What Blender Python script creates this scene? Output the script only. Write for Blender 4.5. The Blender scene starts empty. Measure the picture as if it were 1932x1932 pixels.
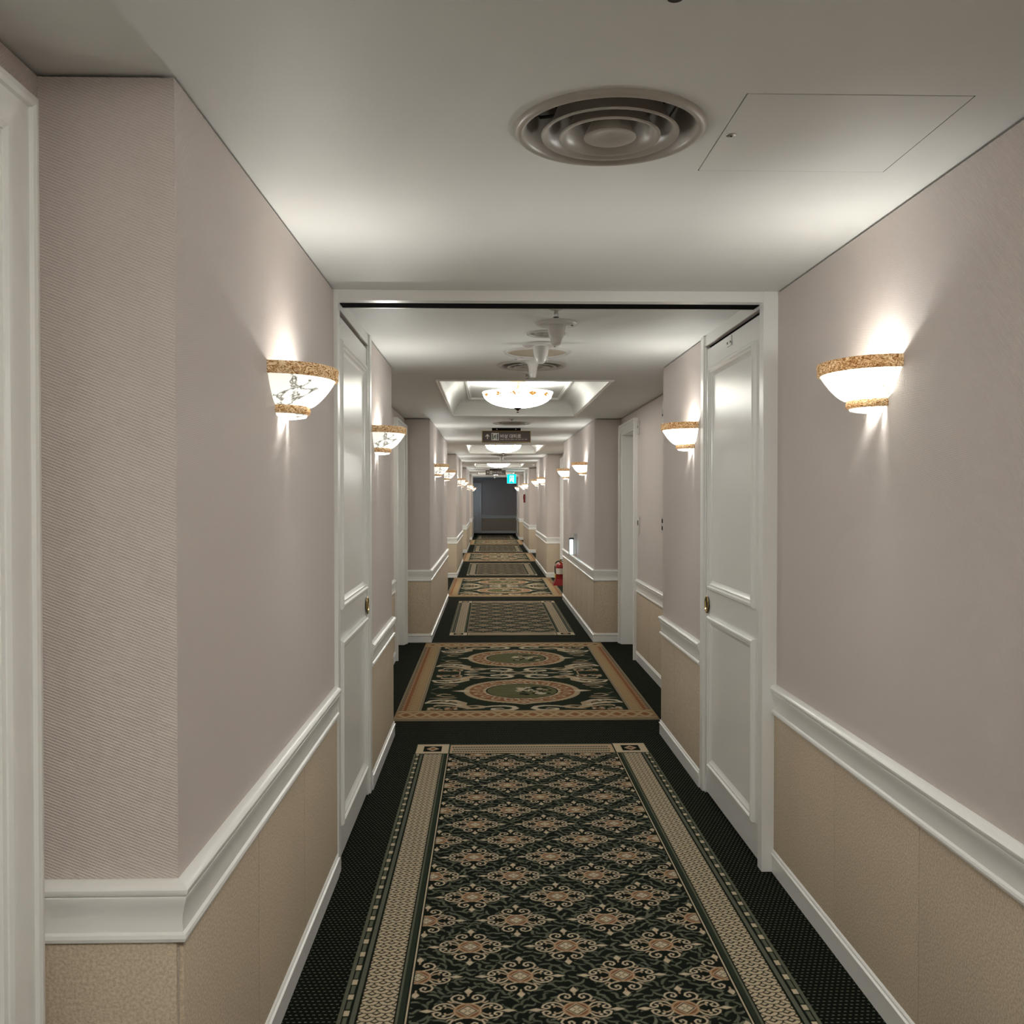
import bpy, bmesh, math, random
import numpy as np
from mathutils import Vector
R = math.radians
PI = math.pi
scene = bpy.context.scene
col = scene.collection

# ------------------------------------------------------------------ camera
cam_d = bpy.data.cameras.new('camera')
cam_d.sensor_width = 36.0
cam_d.lens = 36.0 * 1790.0 / 1932.0
cam_d.clip_start = 0.02
cam_d.clip_end = 200
cam = bpy.data.objects.new('camera', cam_d)
col.objects.link(cam)
CAMZ = 1.552
cam.location = (0, 0, CAMZ)
cam.rotation_euler = (R(90 - 0.864), 0, R(-1.408))
scene.camera = cam

# ------------------------------------------------------------------ world, light levels, exposure
w = bpy.data.worlds.new('world')
scene.world = w
w.use_nodes = True
w.node_tree.nodes['Background'].inputs[0].default_value = (0, 0, 0, 1)
w.node_tree.nodes['Background'].inputs[1].default_value = 0.0
scene.view_settings.view_transform = 'Standard'
scene.view_settings.look = 'None'
scene.view_settings.exposure = 1.28
scene.view_settings.gamma = 1.0
scene.view_settings.use_curve_mapping = False
SCONCE_W = 2.7
SCONCE_SPOT_W = 6.0
SCONCE_FILL_W = 6.9
SCONCE_GLOW = 0.12
CHANDELIER_W = 2.0
BOWL_GLOW = 6.0
LAMP_COL = (0.985, 1.0, 0.965)
scene.cycles.max_bounces = 6
scene.cycles.diffuse_bounces = 5
scene.cycles.use_adaptive_sampling = True
scene.cycles.adaptive_threshold = 0.09
scene.cycles.glossy_bounces = 3
scene.cycles.transmission_bounces = 4
scene.cycles.sample_clamp_indirect = 3.0
scene.cycles.use_denoising = True
scene.cycles.caustics_reflective = False
scene.cycles.caustics_refractive = False

# ------------------------------------------------------------------ layout of the place (metres)
CEIL = 2.40
XL, XR0, XR = -0.63, 1.19, 1.14          # left wall, right wall before / after the first fire doors
RL, RR = -0.90, 1.42                     # recess back walls
P = 8.25
BAY = 4.25
S = [1.93 + P * (k - 1) for k in range(0, 6)]   # S[1] = first bay in view
E = [s + BAY for s in S]
Y_BACK, Y_END = -4.6, 41.5
FD0, FD1 = 1.98, 3.06                    # fire-door recess inside a bay
FIRE_BAYS = (1, 5)
CX = 0.262

def xr(y):
    return XR0 if y < S[1] + FD0 + 0.05 else XR

# ------------------------------------------------------------------ helpers
def lin(r, g, b, k=1.0):
    def f(c):
        c /= 255.0
        return (c / 12.92 if c <= 0.04045 else ((c + 0.055) / 1.055) ** 2.4) * k
    return (f(r), f(g), f(b), 1.0)

class MB:
    def __init__(self):
        self.v = []
        self.f = []
    def add(self, vs, fs):
        n = len(self.v)
        self.v += [tuple(p) for p in vs]
        self.f += [tuple(i + n for i in q) for q in fs]
        return self
    def box(self, x0, x1, y0, y1, z0, z1):
        vs = [(x, y, z) for z in (z0, z1) for y in (y0, y1) for x in (x0, x1)]
        return self.add(vs, [(0, 2, 3, 1), (4, 5, 7, 6), (0, 1, 5, 4), (2, 6, 7, 3), (0, 4, 6, 2), (1, 3, 7, 5)])
    def bbox(self, x0, x1, y0, y1, z0, z1, b=0.003):
        bm = bmesh.new()
        bmesh.ops.create_cube(bm, size=1.0)
        for v in bm.verts:
            v.co = Vector(((x0 + x1) / 2 + v.co.x * (x1 - x0), (y0 + y1) / 2 + v.co.y * (y1 - y0), (z0 + z1) / 2 + v.co.z * (z1 - z0)))
        bmesh.ops.bevel(bm, geom=bm.edges[:], offset=b, segments=2, profile=0.7, affect='EDGES')
        bm.verts.ensure_lookup_table()
        self.add([v.co[:] for v in bm.verts], [[v.index for v in f.verts] for f in bm.faces])
        bm.free()
        return self
    def lathe(self, prof, seg=32, a0=0.0, a1=2 * PI, c=(0, 0, 0), sx=1.0, sy=1.0):
        full = abs(a1 - a0 - 2 * PI) < 1e-6
        n = seg if full else seg + 1
        vs = []
        for (r, z) in prof:
            for i in range(n):
                a = a0 + (a1 - a0) * i / seg
                vs.append((c[0] + r * math.cos(a) * sx, c[1] + r * math.sin(a) * sy, c[2] + z))
        fs = []
        for j in range(len(prof) - 1):
            for i in range(seg):
                i2 = (i + 1) % n
                fs.append((j * n + i, j * n + i2, (j + 1) * n + i2, (j + 1) * n + i))
        return self.add(vs, fs)
    def tube(self, pts, r, seg=8, caps=True):
        pts = [Vector(p) for p in pts]
        vs, fs = [], []
        up = Vector((0, 0, 1))
        for i, p in enumerate(pts):
            d = (pts[min(i + 1, len(pts) - 1)] - pts[max(i - 1, 0)]).normalized()
            a = d.cross(up if abs(d.z) < 0.95 else Vector((1, 0, 0))).normalized()
            b = d.cross(a)
            rr = r[i] if isinstance(r, (list, tuple)) else r
            for k in range(seg):
                t = 2 * PI * k / seg
                vs.append(p + a * (rr * math.cos(t)) + b * (rr * math.sin(t)))
        for i in range(len(pts) - 1):
            for k in range(seg):
                k2 = (k + 1) % seg
                fs.append((i * seg + k, i * seg + k2, (i + 1) * seg + k2, (i + 1) * seg + k))
        if caps:
            fs.append(tuple(range(seg - 1, -1, -1)))
            fs.append(tuple(range((len(pts) - 1) * seg, len(pts) * seg)))
        return self.add(vs, fs)
    def sweep(self, path, prof, mp, closed=False, side=1.0, capends=True):
        """mitred sweep of prof [(in-plane offset, out-of-plane)] along a 2D path; mp(a, b, o) -> xyz"""
        n = len(path)
        pts = [Vector((p[0], p[1])) for p in path]
        mit = []
        for i in range(n):
            d1 = d2 = None
            if closed or i > 0:
                d1 = (pts[i] - pts[i - 1]).normalized()
            if closed or i < n - 1:
                d2 = (pts[(i + 1) % n] - pts[i]).normalized()
            d1 = d1 or d2
            d2 = d2 or d1
            n1 = Vector((-d1.y, d1.x))
            n2 = Vector((-d2.y, d2.x))
            mit.append((n1 + n2) / (1 + n1.dot(n2)))
        m = len(prof)
        vs = []
        for i in range(n):
            for (o, h) in prof:
                q = pts[i] + mit[i] * (o * side)
                vs.append(mp(q.x, q.y, h))
        fs = []
        for i in range(n if closed else n - 1):
            i2 = (i + 1) % n
            for j in range(m - 1):
                fs.append((i * m + j, i2 * m + j, i2 * m + j + 1, i * m + j + 1))
        if not closed and capends:
            fs.append(tuple(range(m)))
            fs.append(tuple(range((n - 1) * m + m - 1, (n - 1) * m - 1, -1)))
        return self.add(vs, fs)
    def build(self, name, mat, parent=None, smooth=None, fixn=True):
        me = bpy.data.meshes.new(name)
        me.from_pydata(self.v, [], self.f)
        if fixn:
            bm = bmesh.new()
            bm.from_mesh(me)
            bmesh.ops.recalc_face_normals(bm, faces=bm.faces[:])
            bm.to_mesh(me)
            bm.free()
        me.materials.append(mat)
        if smooth is not None:
            me.polygons.foreach_set('use_smooth', [True] * len(me.polygons))
            me.set_sharp_from_angle(angle=R(smooth))
        me.update()
        o = bpy.data.objects.new(name, me)
        col.objects.link(o)
        if parent:
            o.parent = parent
        return o

def tag(o, label, cat=None, group=None, kind=None):
    o['label'] = label
    if cat:
        o['category'] = cat
    if group:
        o['group'] = group
    if kind:
        o['kind'] = kind
    return o

def empty(name, loc=(0, 0, 0), rz=0.0):
    o = bpy.data.objects.new(name, None)
    o.empty_display_size = 0.1
    col.objects.link(o)
    o.location = loc
    o.rotation_euler = (0, 0, rz)
    return o

def copy_tree(o, parent=None):
    c = o.copy()
    col.objects.link(c)
    c.parent = parent
    for ch in list(o.children):
        copy_tree(ch, c)
    return c

def place(o, loc, rz=0.0):
    o.location = loc
    o.rotation_euler = (0, 0, rz)
    return o

# ------------------------------------------------------------------ materials
class NT:
    def __init__(self, name):
        self.m = bpy.data.materials.new(name)
        self.m.use_nodes = True
        self.t = self.m.node_tree
        self.t.nodes.clear()
        self.out = self.t.nodes.new('ShaderNodeOutputMaterial')
    def n(self, typ, **kw):
        nd = self.t.nodes.new(typ)
        for k, v in kw.items():
            setattr(nd, k, v)
        return nd
    def link(self, a, b):
        self.t.links.new(a, b)
    def setin(self, sock, v):
        if hasattr(v, 'is_linked') or isinstance(v, bpy.types.NodeSocket):
            self.link(v, sock)
        else:
            sock.default_value = v
    def math(self, op, a, b=None, c=None):
        nd = self.n('ShaderNodeMath', operation=op)
        self.setin(nd.inputs[0], a)
        if b is not None:
            self.setin(nd.inputs[1], b)
        if c is not None:
            self.setin(nd.inputs[2], c)
        return nd.outputs[0]
    def mix(self, fac, a, b):
        nd = self.n('ShaderNodeMix', data_type='RGBA')
        self.setin(nd.inputs[0], fac)
        self.setin(nd.inputs[6], a)
        self.setin(nd.inputs[7], b)
        return nd.outputs[2]
    def ramp(self, fac, stops):
        nd = self.n('ShaderNodeValToRGB')
        self.link(fac, nd.inputs[0])
        el = nd.color_ramp.elements
        while len(el) < len(stops):
            el.new(0.5)
        for e, (p, c) in zip(el, stops):
            e.position = p
            e.color = c if len(c) == 4 else (*c, 1)
        return nd.outputs[0]
    def coord(self, which='Object'):
        return self.n('ShaderNodeTexCoord').outputs[which]
    def pos(self):
        return self.n('ShaderNodeNewGeometry').outputs['Position']
    def sep(self, v):
        nd = self.n('ShaderNodeSeparateXYZ')
        self.link(v, nd.inputs[0])
        return nd.outputs
    def noise(self, vec, scale, detail=3.0, rough=0.5):
        nd = self.n('ShaderNodeTexNoise')
        self.link(vec, nd.inputs['Vector'])
        nd.inputs['Scale'].default_value = scale
        nd.inputs['Detail'].default_value = detail
        nd.inputs['Roughness'].default_value = rough
        return nd.outputs[0]
    def bump(self, h, strength, dist):
        nd = self.n('ShaderNodeBump')
        nd.inputs['Strength'].default_value = strength
        nd.inputs['Distance'].default_value = dist
        self.link(h, nd.inputs['Height'])
        return nd.outputs[0]
    def principled(self, color, rough=0.5, metal=0.0, spec=0.5, normal=None, coat=0.0):
        b = self.n('ShaderNodeBsdfPrincipled')
        self.setin(b.inputs['Base Color'], color)
        self.setin(b.inputs['Roughness'], rough)
        b.inputs['Metallic'].default_value = metal
        b.inputs['Specular IOR Level'].default_value = spec
        b.inputs['Coat Weight'].default_value = coat
        if normal is not None:
            self.link(normal, b.inputs['Normal'])
        self.link(b.outputs[0], self.out.inputs[0])
        return b

def mat_wallpaper():
    t = NT('woven_wallpaper')
    s = t.sep(t.pos())
    u = t.math('SUBTRACT', s[1], s[0])
    d = t.math('MULTIPLY_ADD', t.math('MULTIPLY_ADD', s[0], -0.42, s[1]), -0.95, s[2])
    a = t.math('SINE', t.math('MULTIPLY', d, 2 * PI / 0.0062))
    b = t.math('SINE', t.math('MULTIPLY', t.math('MULTIPLY_ADD', s[2], 0.4, u), 2 * PI / 0.0085))
    h = t.math('MULTIPLY', t.math('MULTIPLY_ADD', b, 0.45, 0.7), a)
    n = t.noise(t.pos(), 1.3, 2)
    c0 = t.mix(t.math('MULTIPLY_ADD', h, 0.42, 0.5), (0.545, 0.482, 0.452, 1), (0.648, 0.578, 0.544, 1))
    c = t.mix(t.math('MULTIPLY', n, 0.18), c0, (0.56, 0.505, 0.475, 1))
    t.principled(c, 0.62, spec=0.28, normal=t.bump(h, 0.5, 0.0013))
    return t.m

def mat_dado():
    t = NT('stippled_fabric')
    p = t.pos()
    n1 = t.noise(p, 150, 2, 0.55)
    n2 = t.noise(p, 2.0, 2)
    c = t.mix(t.ramp(n1, [(0.36, (0, 0, 0)), (0.64, (1, 1, 1))]), (0.46, 0.375, 0.275, 1), (0.64, 0.545, 0.42, 1))
    c = t.mix(t.math('MULTIPLY', n2, 0.2), c, (0.55, 0.46, 0.345, 1))
    t.principled(c, 0.75, spec=0.2, normal=t.bump(n1, 0.5, 0.003))
    return t.m

def mat_paint(name, c, rough, spec=0.5, nz=0.0, coat=0.0):
    t = NT(name)
    n = t.noise(t.pos(), 14, 3)
    cc = t.mix(t.math('MULTIPLY', n, 0.10), (*c, 1), (c[0] * .86, c[1] * .86, c[2] * .84, 1))
    nrm = t.bump(t.noise(t.pos(), 90 if nz < 0.2 else 40, 2), nz, 0.0008) if nz else None
    t.principled(cc, rough, spec=spec, normal=nrm, coat=coat)
    return t.m

def mat_simple(name, c, rough=0.5, metal=0.0, spec=0.5, var=0.12, sc=30):
    t = NT(name)
    n = t.noise(t.coord(), sc, 3)
    cc = t.mix(n, (*c, 1), (*[x * (1 - var) for x in c], 1))
    t.principled(cc, rough, metal=metal, spec=spec)
    return t.m

def mat_emit(name, c, strength):
    t = NT(name)
    e = t.n('ShaderNodeEmission')
    e.inputs[0].default_value = (*c, 1)
    e.inputs[1].default_value = strength
    t.link(e.outputs[0], t.out.inputs[0])
    return t.m

def mat_carpet():
    t = NT('dark_green_dotted_carpet')
    s = t.sep(t.pos())
    px, py = 0.0175, 0.0195
    row = t.math('FLOOR', t.math('DIVIDE', s[1], py))
    off = t.math('MULTIPLY', t.math('MODULO', t.math('ABSOLUTE', row), 2.0), 0.5)
    fx = t.math('ABSOLUTE', t.math('SUBTRACT', t.math('FRACT', t.math('ADD', t.math('DIVIDE', s[0], px), off)), 0.5))
    fy = t.math('ABSOLUTE', t.math('SUBTRACT', t.math('FRACT', t.math('DIVIDE', s[1], py)), 0.5))
    m = t.math('MULTIPLY', t.math('LESS_THAN', fx, 0.24), t.math('LESS_THAN', fy, 0.13))
    n = t.noise(t.pos(), 260, 2)
    n2 = t.noise(t.pos(), 35, 2)
    base = t.mix(n, (0.004, 0.0055, 0.004, 1), (0.0085, 0.0105, 0.0075, 1))
    c = t.mix(t.math('MULTIPLY', m, t.math('MULTIPLY_ADD', n2, 0.7, 0.35)), base, (0.15, 0.145, 0.105, 1))
    t.principled(c, 1.0, spec=0.02, normal=t.bump(n, 0.5, 0.003))
    return t.m

def mat_rug():
    t = NT('woven_rug_pile')
    a = t.n('ShaderNodeVertexColor', layer_name='Col').outputs[0]
    n = t.noise(t.pos(), 330, 2)
    c = t.mix(t.math('MULTIPLY', n, 0.35), a, (0.0, 0.0, 0.0, 1))
    t.principled(c, 1.0, spec=0.03, normal=t.bump(n, 0.5, 0.003))
    return t.m

def mat_alabaster(name, tau, refl, glow):
    t = NT(name)
    o = t.coord()
    n = t.noise(o, 9, 5, 0.6)
    nd = t.n('ShaderNodeTexNoise')
    mp = t.n('ShaderNodeMapping')
    t.link(o, mp.inputs[0])
    mp.inputs['Rotation'].default_value = (0.3, 0.5, 0.8)
    t.link(mp.outputs[0], nd.inputs['Vector'])
    nd.inputs['Scale'].default_value = 6.5
    nd.inputs['Detail'].default_value = 4
    nd.inputs['Distortion'].default_value = 0.8
    v = t.math('ABSOLUTE', t.math('SUBTRACT', nd.outputs[0], 0.5))
    vein = t.math('MULTIPLY', t.math('SUBTRACT', 1.0, t.math('SMOOTH_MIN', t.math('MULTIPLY', v, 45.0), 1.0, 0.2)), t.math('GREATER_THAN', n, 0.52))
    c = t.mix(t.math('MULTIPLY', n, 0.45), (0.985, 0.985, 0.93, 1), (0.85, 0.85, 0.76, 1))
    c = t.mix(t.math('MAXIMUM', t.math('MULTIPLY', vein, 0.97), 0.0), c, (0.05, 0.05, 0.032, 1))
    def scaled(k):
        m = t.n('ShaderNodeMix', data_type='RGBA', blend_type='MULTIPLY')
        m.inputs[0].default_value = 1.0
        t.link(c, m.inputs[6])
        m.inputs[7].default_value = (k, k, k, 1)
        return m.outputs[2]
    d = t.n('ShaderNodeBsdfDiffuse')
    t.link(scaled(refl), d.inputs[0])
    tr = t.n('ShaderNodeBsdfTranslucent')
    t.link(scaled(tau), tr.inputs[0])
    ad = t.n('ShaderNodeAddShader')
    t.link(d.outputs[0], ad.inputs[0])
    t.link(tr.outputs[0], ad.inputs[1])
    em = t.n('ShaderNodeEmission')
    t.link(c, em.inputs[0])
    em.inputs[1].default_value = glow
    ad2 = t.n('ShaderNodeAddShader')
    t.link(ad.outputs[0], ad2.inputs[0])
    t.link(em.outputs[0], ad2.inputs[1])
    t.link(ad2.outputs[0], t.out.inputs[0])
    return t.m

def mat_carved(name, tau):
    t = NT(name)
    o = t.coord()
    mp = t.n('ShaderNodeMapping')
    t.link(o, mp.inputs[0])
    mp.inputs['Scale'].default_value = (1.0, 1.0, 1.9)
    nz = t.n('ShaderNodeTexNoise')
    t.link(mp.outputs[0], nz.inputs['Vector'])
    nz.inputs['Scale'].default_value = 38.0
    nz.inputs['Detail'].default_value = 2.5
    nz.inputs['Distortion'].default_value = 2.6
    ridge = t.math('ABSOLUTE', t.math('SUBTRACT', nz.outputs[0], 0.5))
    n = t.noise(o, 11, 3, 0.6)
    g = t.math('MULTIPLY', t.math('MULTIPLY', ridge, 7.0), t.math('MULTIPLY_ADD', n, 1.5, 0.12))
    c = t.ramp(g, [(0.02, (0.15, 0.06, 0.018)), (0.14, (0.42, 0.22, 0.08)), (0.36, (0.74, 0.50, 0.26)), (0.75, (0.90, 0.74, 0.50))])
    d = t.n('ShaderNodeBsdfDiffuse')
    t.link(t.mix(0.1, c, (0, 0, 0, 1)), d.inputs[0])
    b = t.bump(g, 0.7, 0.004)
    t.link(b, d.inputs['Normal'])
    tr = t.n('ShaderNodeBsdfTranslucent')
    t.link(t.mix(1 - tau, c, (0, 0, 0, 1)), tr.inputs[0])
    ad = t.n('ShaderNodeAddShader')
    t.link(d.outputs[0], ad.inputs[0])
    t.link(tr.outputs[0], ad.inputs[1])
    em = t.n('ShaderNodeEmission')
    t.link(c, em.inputs[0])
    em.inputs[1].default_value = 0.07
    ad2 = t.n('ShaderNodeAddShader')
    t.link(ad.outputs[0], ad2.inputs[0])
    t.link(em.outputs[0], ad2.inputs[1])
    t.link(ad2.outputs[0], t.out.inputs[0])
    return t.m

def mat_bowl_band(name, glow):
    """alabaster with a ring of orange rosettes below the rim"""
    t = NT(name)
    o = t.coord()
    s = t.sep(o)
    ang = t.math('DIVIDE', t.math('ARCTAN2', s[1], s[0]), PI / 6)
    f = t.math('SUBTRACT', t.math('FRACT', ang), 0.5)
    dz = t.math('DIVIDE', t.math('ADD', s[2], 0.028), 0.020)
    n = t.noise(o, 60, 3, 0.6)
    e = t.math('ADD', t.math('ABSOLUTE', t.math('MULTIPLY', f, 3.6)), t.math('ABSOLUTE', dz))
    m = t.math('MULTIPLY', t.math('LESS_THAN', e, 1.05), t.math('GREATER_THAN', n, 0.40))
    n2 = t.noise(o, 7, 4, 0.6)
    c = t.mix(n2, (1.0, 0.99, 0.93, 1), (0.93, 0.91, 0.82, 1))
    c = t.mix(m, c, (0.055, 0.026, 0.006, 1))
    d = t.n('ShaderNodeBsdfDiffuse')
    t.link(t.mix(0.5, c, (0, 0, 0, 1)), d.inputs[0])
    e_ = t.n('ShaderNodeEmission')
    t.link(c, e_.inputs[0])
    e_.inputs[1].default_value = glow
    ad = t.n('ShaderNodeAddShader')
    t.link(d.outputs[0], ad.inputs[0])
    t.link(e_.outputs[0], ad.inputs[1])
    t.link(ad.outputs[0], t.out.inputs[0])
    return t.m

M = {}
M['wall'] = mat_wallpaper()
M['dado'] = mat_dado()
M['ceil'] = mat_paint('ceiling_paint', (0.745, 0.75, 0.725), 0.55, 0.3, 0.06)
M['trim'] = mat_paint('white_gloss_trim', (0.83, 0.825, 0.80), 0.28, 0.5, 0.05)
M['door'] = mat_paint('white_gloss_door', (0.80, 0.795, 0.77), 0.27, 0.45, 0.05)
M['carpet'] = mat_carpet()
M['rug'] = mat_rug()
M['alab'] = mat_alabaster('alabaster', 0.22, 0.45, SCONCE_GLOW)
M['carved'] = mat_carved('carved_gold_band', 0.16)
M['bowl'] = mat_bowl_band('painted_alabaster_bowl', BOWL_GLOW)
M['bowl_boosted'] = mat_bowl_band('painted_alabaster_bowl_boosted', BOWL_GLOW * 2.6)  # stronger glow added to fill the near end of the corridor
M['black'] = mat_simple('black_rubber', (0.006, 0.006, 0.006), 0.95, 0.0, 0.03)
M['darkmetal'] = mat_simple('dark_bronze', (0.035, 0.025, 0.018), 0.35, 0.8)
M['brass'] = mat_simple('brass', (0.62, 0.45, 0.20), 0.22, 1.0)
M['steel'] = mat_simple('brushed_steel', (0.55, 0.54, 0.52), 0.3, 1.0)
M['vent'] = mat_simple('satin_grey_vent', (0.44, 0.41, 0.36), 0.36, 0.0, 0.5)
M['duct'] = mat_simple('dark_duct', (0.05, 0.045, 0.04), 0.6)
M['plastic'] = mat_simple('white_plastic', (0.62, 0.60, 0.57), 0.25, 0.0, 0.5, 0.05)
M['speaker'] = mat_simple('beige_speaker_mesh', (0.50, 0.44, 0.33), 0.45, 0.2)
M['glassgrey'] = mat_simple('grey_lens', (0.17, 0.165, 0.15), 0.2)
M['signbrown'] = mat_simple('brown_sign_face', (0.045, 0.028, 0.020), 0.35)
M['gold'] = mat_simple('gold_frame', (0.42, 0.30, 0.15), 0.12, 1.0)
M['print'] = mat_simple('pale_print', (0.62, 0.57, 0.52), 0.5)
M['signgreen'] = mat_simple('dark_green_print', (0.02, 0.055, 0.042), 0.4)
M['exit'] = mat_emit('lit_exit_panel', (0.0, 0.78, 0.88), 1.1)
M['exitwhite'] = mat_emit('lit_exit_pictogram', (0.62, 1.0, 1.0), 1.6)
M['torch'] = mat_emit('lit_torch_lens', (0.72, 0.93, 1.0), 1.6)
M['red'] = mat_simple('red_enamel', (0.22, 0.008, 0.008), 0.25)
M['label'] = mat_simple('paper_label', (0.62, 0.58, 0.52), 0.6)
M['yellow'] = mat_simple('yellow_tag', (0.62, 0.45, 0.12), 0.5)

for _k in ('alab', 'carved', 'exit', 'exitwhite', 'torch'):
    M[_k].cycles.emission_sampling = 'NONE'

# ------------------------------------------------------------------ floor
o = MB().add([(-1.6, Y_BACK, 0), (2.0, Y_BACK, 0), (2.0, Y_END + .1, 0), (-1.6, Y_END + .1, 0)], [(0, 1, 2, 3)]).build('floor', M['carpet'])
tag(o, 'dark green carpet floor dotted with small pale dashes', 'floor', kind='structure')

# ------------------------------------------------------------------ walls
WTOP = CEIL - 0.007
DOOR_W0, DOOR_W1 = 1.075, 0.168      # opening in recess k: from (end - DOOR_W0) to (end - DOOR_W1)
DOOR_H = 2.225
def recess_wall(mb, xi, xo, y0, y1, door):
    a, b = min(xi, xo), max(xi, xo)
    if not door:
        mb.box(a, b, y0, y1, 0, WTOP)
        return
    d0, d1 = y1 - DOOR_W0, y1 - DOOR_W1
    mb.box(a, b, y0, d0, 0, WTOP)
    mb.box(a, b, d1, y1, 0, WTOP)
    mb.box(a, b, d0, d1, DOOR_H, WTOP)

def side_wall(name, xw, xrec, xo, label, left):
    mb = MB()
    for k in range(0, 6):
        s, e = S[k], E[k]
        if k == 0:
            s = Y_BACK
        xx = xw if left else (XR0 if k <= 1 else XR)
        if k in FIRE_BAYS:
            f0, f1 = s + FD0, s + FD1
            x2 = xw if left else XR
            segs = [(s, f0, xx, 0, WTOP), (f1, e, x2, 0, WTOP)]
            bx = (x2 - 0.065) if left else (x2 + 0.065)
            segs.append((f0, f1, bx, 0, 2.345))
            segs.append((f0, f1, x2, 2.345, CEIL))
        else:
            segs = [(s, e, xx, 0, WTOP)]
        for (y0, y1, x_, z0, z1) in segs:
            mb.box(min(x_, xo), max(x_, xo), y0, y1, z0, z1)
        y0 = e
        y1 = S[k + 1] if k < 5 else Y_END
        door = k < 5 and not (k == 0 and not left)
        recess_wall(mb, xrec, xo, y0, y1, door)
    o = mb.build(name, M['wall'])
    tag(o, label, 'wall', kind='structure')
    return o

wallL = side_wall('wall_left', XL, RL, -1.45, 'mauve woven-paper corridor wall on the left with recessed door bays', True)
wallR = side_wall('wall_right', XR, RR, 1.95, 'mauve woven-paper corridor wall on the right with recessed door bays', False)
o = MB().box(-1.5, 2.0, Y_END, Y_END + 0.15, 0, WTOP).build('wall_end', M['wall'])
tag(o, 'dark unlit wall closing the far end of the corridor', 'wall', kind='structure')
wallEnd = o
o = MB().box(-1.5, 2.0, Y_BACK - 0.15, Y_BACK, 0, CEIL).build('wall_back', M['wall'])
tag(o, 'corridor wall behind the viewpoint', 'wall', kind='structure')

# ------------------------------------------------------------------ ceiling with coffers and round vent holes
COF_HX, COF_HY = 0.6175, 1.47
cof_c = [(0.262, E[0] + 1.92)] + [(0.262, E[k] + 2.15) for k in range(1, 5)]
vents = [(0.279, 2.19), (0.276, 6.09 - 0.02), (0.262, 10.78), (0.262, 18.70)]
VH = 0.235
holes = [(c[0] - COF_HX, c[0] + COF_HX, c[1] - COF_HY, c[1] + COF_HY) for c in cof_c]
holes += [(v[0] - VH, v[0] + VH, v[1] - VH, v[1] + VH) for v in vents]
AP = (0.542, 1.028, 1.99, 2.46)        # access panel
holes.append(AP)
mb = MB()
yb = sorted(set([Y_BACK, Y_END] + [h[2] for h in holes] + [h[3] for h in holes]))
for y0, y1 in zip(yb[:-1], yb[1:]):
    ym = (y0 + y1) / 2
    hs = sorted([(h[0], h[1]) for h in holes if h[2] < ym < h[3]])
    x = -1.5
    for (a, b) in hs + [(2.0, 2.0)]:
        if a > x:
            mb.add([(x, y0, CEIL), (a, y0, CEIL), (a, y1, CEIL), (x, y1, CEIL)], [(0, 3, 2, 1)])
        x = b
NV = 48
for (vx, vy) in vents:
    vs, fs = [], []
    for i in range(NV):
        a = 2 * PI * i / NV
        c, s_ = math.cos(a), math.sin(a)
        k = VH / max(abs(c), abs(s_))
        vs.append((vx + c * k, vy + s_ * k, CEIL))
        vs.append((vx + c * 0.205, vy + s_ * 0.205, CEIL))
    for i in range(NV):
        j = (i + 1) % NV
        fs.append((2 * i, 2 * j, 2 * j + 1, 2 * i + 1))
    mb.add(vs, fs)
ceiling = mb.build('ceiling', M['ceil'], fixn=False)
tag(ceiling, 'off-white corridor ceiling with rectangular lit coffers', 'ceiling', kind='structure')

flat = lambda a, b, h: (a, b, h)
for (cx, cy) in cof_c:
    rect = [(cx - COF_HX, cy - COF_HY), (cx + COF_HX, cy - COF_HY), (cx + COF_HX, cy + COF_HY), (cx - COF_HX, cy + COF_HY)]
    pr = [(0.0, CEIL)] + [(0.004 + 0.15 - 0.15 * math.cos(t), CEIL + 0.004 + 0.15 * math.sin(t)) for t in [PI / 2 * i / 14 for i in range(15)]]
    MB().sweep(rect, pr, flat, closed=True).build('coffer_cove', M['ceil'], ceiling, smooth=40)
    tz = CEIL + 0.154
    pr = [(0.150, tz + 0.002), (0.152, tz - 0.006), (0.160, tz - 0.010), (0.172, tz - 0.008), (0.176, tz + 0.004), (0.184, tz + 0.004), (0.186, tz + 0.012)]
    MB().sweep(rect, pr, flat, closed=True).build('coffer_inner_trim', M['trim'], ceiling, smooth=50)
    MB().add([(cx - COF_HX + .15, cy - COF_HY + .15, tz + .01), (cx + COF_HX - .15, cy - COF_HY + .15, tz + .01), (cx + COF_HX - .15, cy + COF_HY - .15, tz + .01), (cx - COF_HX + .15, cy + COF_HY - .15, tz + .01)], [(0, 3, 2, 1)]).build('coffer_panel', M['ceil'], ceiling, fixn=False)
    pr = [(0.004, CEIL + 0.012), (0.004, CEIL - 0.004), (-0.002, CEIL - 0.009), (-0.008, CEIL - 0.004), (-0.012, CEIL - 0.004), (-0.015, CEIL - 0.011), (-0.023, CEIL - 0.012), (-0.028, CEIL - 0.004), (-0.03, CEIL + 0.001)]
    MB().sweep(rect, pr, flat, closed=True).build('coffer_outer_trim', M['trim'], ceiling, smooth=50)
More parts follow.
